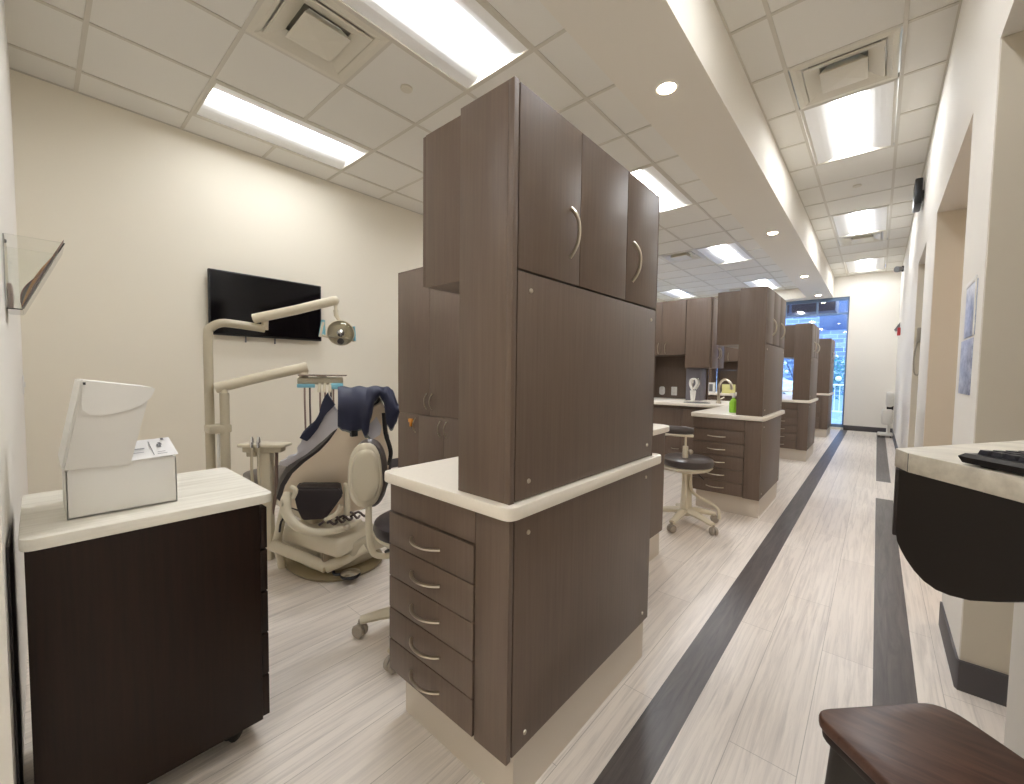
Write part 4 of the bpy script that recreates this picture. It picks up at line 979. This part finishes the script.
for k, x in enumerate((-.09, -.06, .0, .03, .065, .08)):
    p0 = Rt @ Vector((x, -.1, -.02)); h2 = M['hose_dark'] if k in (1, 4) else M['hose']
    if 1 < k < 5: MB().tube([p0+Vector((.0, 0, .03)), p0+Vector((.004, -.01, -.03))], [.009, .011], 8).build('hand_piece', M['cream_plastic'], tr, KO)
    MB().tube([p0, p0+Vector((.002, 0, -.15)), p0+Vector((-.004, .01, -.32)), p0+Vector((.012, .04, -.46)), p0+Vector((.0, .12, -.47))], .0058, 7, sm=4).build('hose', h2, tr, KO)
# assistant holder tray on its stem
QO = (-2.86, .93, 0)
qa = empty('assistant_tray', 'small cream instrument holder tray on a stem beside the patient chair', 'instrument holder', QO)
qd = (Vector((-2.75, 1.03, 0))-Vector((-2.95, .84, 0))).normalized(); Rq = Matrix.Translation((-2.85, .93, .72)) @ Matrix.Rotation(math.atan2(qd.y, qd.x), 4, 'Z')
MB().prism(rpoly([(-.145, -.06), (.145, -.06), (.15, .05), (-.12, .06)], .02), -.002, .018, .006, mat=Rq).build('tray_top', M['cream_plastic'], qa, QO)
MB().prism(rpoly([(-.12, -.045), (.12, -.045), (.11, .04), (-.10, .04)], .015), -.035, -.001, .006, mat=Rq).prism(rpoly([(-.10, -.03), (-.04, -.03), (-.04, .02), (-.10, .02)], .01), -.065, -.034, .004, mat=Rq).build('holder_block', M['grey_plastic'], qa, QO)
MB().box(-.035, .045, -.028, .028, -.72, -.034, .012, 2, mat=Rq).build('stem', M['cream_plastic'], qa, QO)
MB().tube([Rq @ Vector((.07, 0, -.03)), Rq @ Vector((.065, 0, -.3)), Rq @ Vector((.02, 0, -.5))], .011, 8).build('brace', M['hose'], qa, QO)
for x in (-.045, -.005):
    MB().tube([Rq @ Vector((x, -.062, .0)), Rq @ Vector((x, -.062, .03)), Rq @ Vector((x, -.060, .055)), Rq @ Vector((x, -.06, .065))], [.010, .012, .009, .005], 10).build('syringe_tip', M['chrome'], qa, QO)
    MB().tube([Rq @ Vector((x, -.062, .0)), Rq @ Vector((x, -.066, -.15)), Rq @ Vector((x+.01, -.05, -.45))], .0085, 8).build('hose', M['grey_plastic'], qa, QO)

# ------------------------------------------------------------------ right side: desk, keyboard, bin, wall things
WO = (.16, 1.2, 1.0)
dk = empty('wall_desk', 'pale wood-grain standing desk ledge with a dark curved apron, right edge', 'desk', WO)
P = [(.034, 1.185), (.052, 1.130), (.172, .977), (.280, .845), (.280, 1.59)]
MB().prism(rpoly(P, [.006, .004, 0, 0, 0]), 1.012, 1.05, .0015).build('desk_top', M['ashtop2'], dk, WO)
MB().box(.0515, .053, 1.1295, 1.131, 1.013, 1.049).build('edge_seam', M['ink_dark'], dk, WO)
d2 = Vector((.120, -.153, 0)).normalized(); n2 = Vector((d2.y, -d2.x, 0))
p0 = Vector((.041, 1.150, 0))
prof = [(0, 1.012), (0, .885), (.004, .866), (.013, .853), (.026, .839), (.045, .824), (.066, .814), (.09, .810), (.115, .813), (.15, .823), (.19, .843), (.233, .868), (.36, .93), (.36, 1.012)]
def pan(s, z, o): q = p0+d2*s+n2*o; return Vector((q.x, q.y, z))
MB().loft([[pan(s, z, 0) for s, z in prof], [pan(s, z, -.018) for s, z in prof]]).build('front_apron', M['black_matte'], dk, WO)
MB().box(.036, .052, 1.152, 1.18, .875, 1.012, .002).build('side_bracket', M['espresso_edge'], dk, WO)
MB().box(.24, .276, .86, 1.56, .92, 1.012, .002).build('wall_rail', M['black_matte'], dk, WO)
# keyboard
KB = (.20, 1.03, 1.05)
kd = Vector((.40, -.50, 0)).normalized()
kb = empty('keyboard', 'black computer keyboard lying on the desk ledge at the right edge', 'keyboard', KB)
c0 = Vector((.1165, 1.055, 0)); ku = Vector((.62, -.785, 0)).normalized(); kv = Vector((.785, .62, 0)).normalized()
def kp(u, v, z): q = c0+ku*u+kv*v; return Vector((q.x, q.y, z))
def kbox(m, u0, u1, v0, v1, z0_, z1_, tp=0):
    m.loft([[kp(u0, v0, z0_), kp(u1, v0, z0_), kp(u1, v1, z0_), kp(u0, v1, z0_)], [kp(u0+tp, v0+tp, z1_), kp(u1-tp, v0+tp, z1_), kp(u1-tp, v1-tp, z1_), kp(u0+tp, v1-tp, z1_)]])
m = MB(); kbox(m, 0, .24, 0, .145, 1.0535, 1.064, -.004); kbox(m, -.004, .244, -.004, .149, 1.064, 1.070, .006); m.build('case', M['black'], kb, KB)
m = MB(); kbox(m, .02, .04, .01, .03, 1.05, 1.054); kbox(m, .02, .04, .12, .14, 1.05, 1.054); kbox(m, .2, .22, .01, .03, 1.05, 1.054); m.build('foot', M['black'], kb, KB)
km = plain('key_black', (44, 44, 50), .4)
for a in range(11):
    for b_ in range(6):
        m = MB(); kbox(m, .012+a*.0195, .0285+a*.0195, .012+b_*.0205, .0290+b_*.0205, 1.0705, 1.078, .002); m.build('key', km, kb, KB)
# low bin with wood-grain lid
u2 = Vector((.69, .724)); v2 = Vector((.75, -.66)); Lc = Vector((-.067, .905))
def bp(u, v): q = Lc+u2*u+v2*v; return (q.x, q.y)
NB = (.15, 1.0, 0)
bn = empty('low_stool', 'low black stool with a rounded dark wood-grain top, bottom right corner', 'stool', NB)
MB().prism(rpoly([bp(0, 0), bp(.26, 0), bp(.26, .235), bp(0, .235)], [.035, .05, .05, .05]), .578, .60, .006, 3).build('seat_top', M['binwood'], bn, NB)
MB().prism(rpoly([bp(.004, .004), bp(.256, .004), bp(.256, .231), bp(.004, .231)], [.035, .05, .05, .05]), .562, .578, .004, 2).build('seat_edge', M['espresso_edge'], bn, NB)
m = MB(); lo = [Vector((x, y, .562)) for x, y in rpoly([bp(.012, .012), bp(.245, .012), bp(.245, .225), bp(.012, .225)], .04)]; lo2 = [Vector((x, y, .0)) for x, y in rpoly([bp(-.01, -.02), bp(.25, -.02), bp(.25, .235), bp(-.01, .235)], .04)]
m.loft([lo2, lo]); m.build('body', M['black_matte'], bn, NB)
# power cable by the near jamb
tag(MB().tube([(.270, 1.25, .90), (.268, 1.26, .6), (.264, 1.28, .3), (.262, 1.32, .10), (.258, 1.36, .008)], .005, 6, sm=5).build('power_cable', M['ink_dark']), 'dark power cable hanging down the wall behind the low stool', 'cable')

# x-ray prints on the pillar
r = empty('pinned_prints', 'two blue-grey prints taped one above the other on the white pillar', 'poster', (XR, 2.59, 1.15))
MB().box(-.004, 0, -.15, .10, .22, .44, .001).build('print', M['film'], r)
MB().box(-.004, 0, -.13, .16, -.02, .21, .001).build('print', M['film'], r)
MB().box(-.006, -.003, -.15, .10, .435, .455, .001).box(-.006, -.003, -.15, -.13, .22, .44).build('tape_edge', M['white'], r)
# wall phone on the far reveal of the third opening
r = empty('wall_phone', 'grey wall phone with hanging handset cord inside the far doorway', 'phone', (.318, 6.345, 1.22))
MB().box(-.035, .035, -.05, 0, .36, .52, .01).build('phone_base', M['grey_plastic'], r)
MB().box(-.02, .03, -.085, -.05, .35, .51, .012).build('handset', plain('phone_grey', (140, 132, 120), .4), r)
MB().tube([(-.01, -.06, .36), (-.03, -.06, .2), (-.025, -.06, .04), (0, -.06, .0), (.02, -.06, .05), (.02, -.06, .34)], .007, 8, sm=4).build('cord', plain('phone_cord', (150, 142, 128), .5), r)
# black speaker, camera, alarm, pull station, switch
r = empty('wall_speaker', 'black box speaker high on the right wall of the corridor', 'speaker', (XR, 6.15, 2.97))
MB().box(-.075, -.015, -.16, .16, 0, .26, .012).build('cabinet', M['black'], r); MB().box(-.016, 0, -.05, .05, .08, .16).build('bracket', M['black'], r)
r = empty('security_camera', 'small dark security camera near the far end of the right wall', 'camera', (XR, 10.6, 3.14))
MB().box(-.03, 0, -.04, .04, 0, .1, .005).build('mount', M['black'], r); MB().tube([(-.03, 0, .05), (-.10, -.07, .04)], [.045, .055], 12).build('camera_body', M['ink'], r)
tag(MB().prism([(0, 0), (-.08, .10), (0, .24)], -.06, .06, mat=Matrix.Translation((XR, 10.9, 2.0)) @ Matrix.Rotation(PI/2, 4, 'X')).build('strobe_light', M['ink']), 'grey wedge-shaped strobe above the red fire pull', 'strobe')
r = empty('fire_pull', 'red fire alarm pull on the right wall at the corridor end', 'fire alarm', (XR, 10.5, 1.93)); MB().box(-.045, 0, -.06, .06, .03, .17, .008).build('pull_box', M['red'], r); MB().box(-.055, -.045, -.04, .04, .08, .11, .003).build('pull_bar', M['white'], r)
# white equipment on wheels by the end wall
EO = (.16, 11.1, 0)
eq = empty('wheeled_equipment', 'white wheeled equipment with two rounded pods at the end of the corridor', 'equipment', EO)
m = MB(); m.box(-.02, .10, -.10, .10, .60, .90, .05, 3); m.build('upper_pod', M['white'], eq)
m = MB(); m.box(-.07, .10, -.12, .12, .25, .56, .04, 3); m.build('lower_pod', M['card_in'], eq)
MB().box(.0, .10, -.06, .06, .54, .63, .01).build('hinge_block', M['black'], eq); MB().tube([(.04, 0, .06), (.04, 0, .3)], .03, 10).build('stem', M['white'], eq)
MB().box(-.12, .11, -.15, .15, .035, .085, .015).build('wheel_base', M['white'], eq)
for x in (-.09, .08):
    for y in (-.12, .12): MB().lathe([(0, -.012), (.022, -.012), (.025, 0), (.022, .012), (0, .012)], seg=12, mat=Matrix.Translation((x, y, .025)) @ Matrix.Rotation(PI/2, 4, 'Y')).build('caster', M['ink'], eq)
# light switch at the second opening's far pier
r = empty('light_switch', 'white light switch plate on the far pier between doorways', 'switch', (.40, 6.346, 1.02)); MB().box(-.035, .035, -.006, 0, 0, .115, .002).build('plate', M['white'], r); MB().box(-.012, .012, -.012, -.006, .04, .075, .002).build('rocker', M['card_in'], r)
# wall switch near the cart
r = empty('wall_switch', 'white switch plate low on the near left wall above the cart', 'switch', (-4.1, YN+.001, 1.02)); MB().box(-.035, .035, 0, .006, 0, .115, .002).build('plate', M['white'], r); MB().box(-.012, .012, .006, .012, .04, .075, .002).build('rocker', M['card_in'], r)

# ------------------------------------------------------------------ world: overcast bluish daylight through the end window
wd = bpy.data.worlds.new('World'); SC.world = wd; wd.use_nodes = True
bg = wd.node_tree.nodes['Background']; bg.inputs['Color'].default_value = (.50, .70, 1, 1); bg.inputs['Strength'].default_value = 3.1

# ------------------------------------------------------------------ camera
F = 417.25; yaw, pit, rol = .7186405, -.0485949, .0130169
cyw, syw = math.cos(yaw), math.sin(yaw); ct, st = math.cos(pit), math.sin(pit); cr, sr = math.cos(rol), math.sin(rol)
fwd = Vector((-syw*ct, cyw*ct, st)); right = Vector((cyw, syw, 0)); upv = right.cross(fwd)
r2 = right*cr+upv*sr; u2_ = -right*sr+upv*cr
cam = bpy.data.cameras.new('Camera'); co = bpy.data.objects.new('Camera', cam); COL.objects.link(co)
cam.sensor_fit = 'HORIZONTAL'; cam.sensor_width = 36; cam.lens = F*36/1024; cam.clip_start = .02; cam.clip_end = 300
co.matrix_world = Matrix(((r2.x, u2_.x, -fwd.x, 0), (r2.y, u2_.y, -fwd.y, 0), (r2.z, u2_.z, -fwd.z, 1.2), (0, 0, 0, 1)))
SC.camera = co
SC.view_settings.view_transform = 'Standard'; SC.view_settings.look = 'None'; SC.view_settings.gamma = 1; SC.view_settings.use_curve_mapping = False
SC.view_settings.exposure = 1.07
SC.cycles.max_bounces = 10; SC.cycles.diffuse_bounces = 6; SC.cycles.transparent_max_bounces = 12
SC.cycles.use_denoising = True
SC.cycles.sample_clamp_indirect = 8
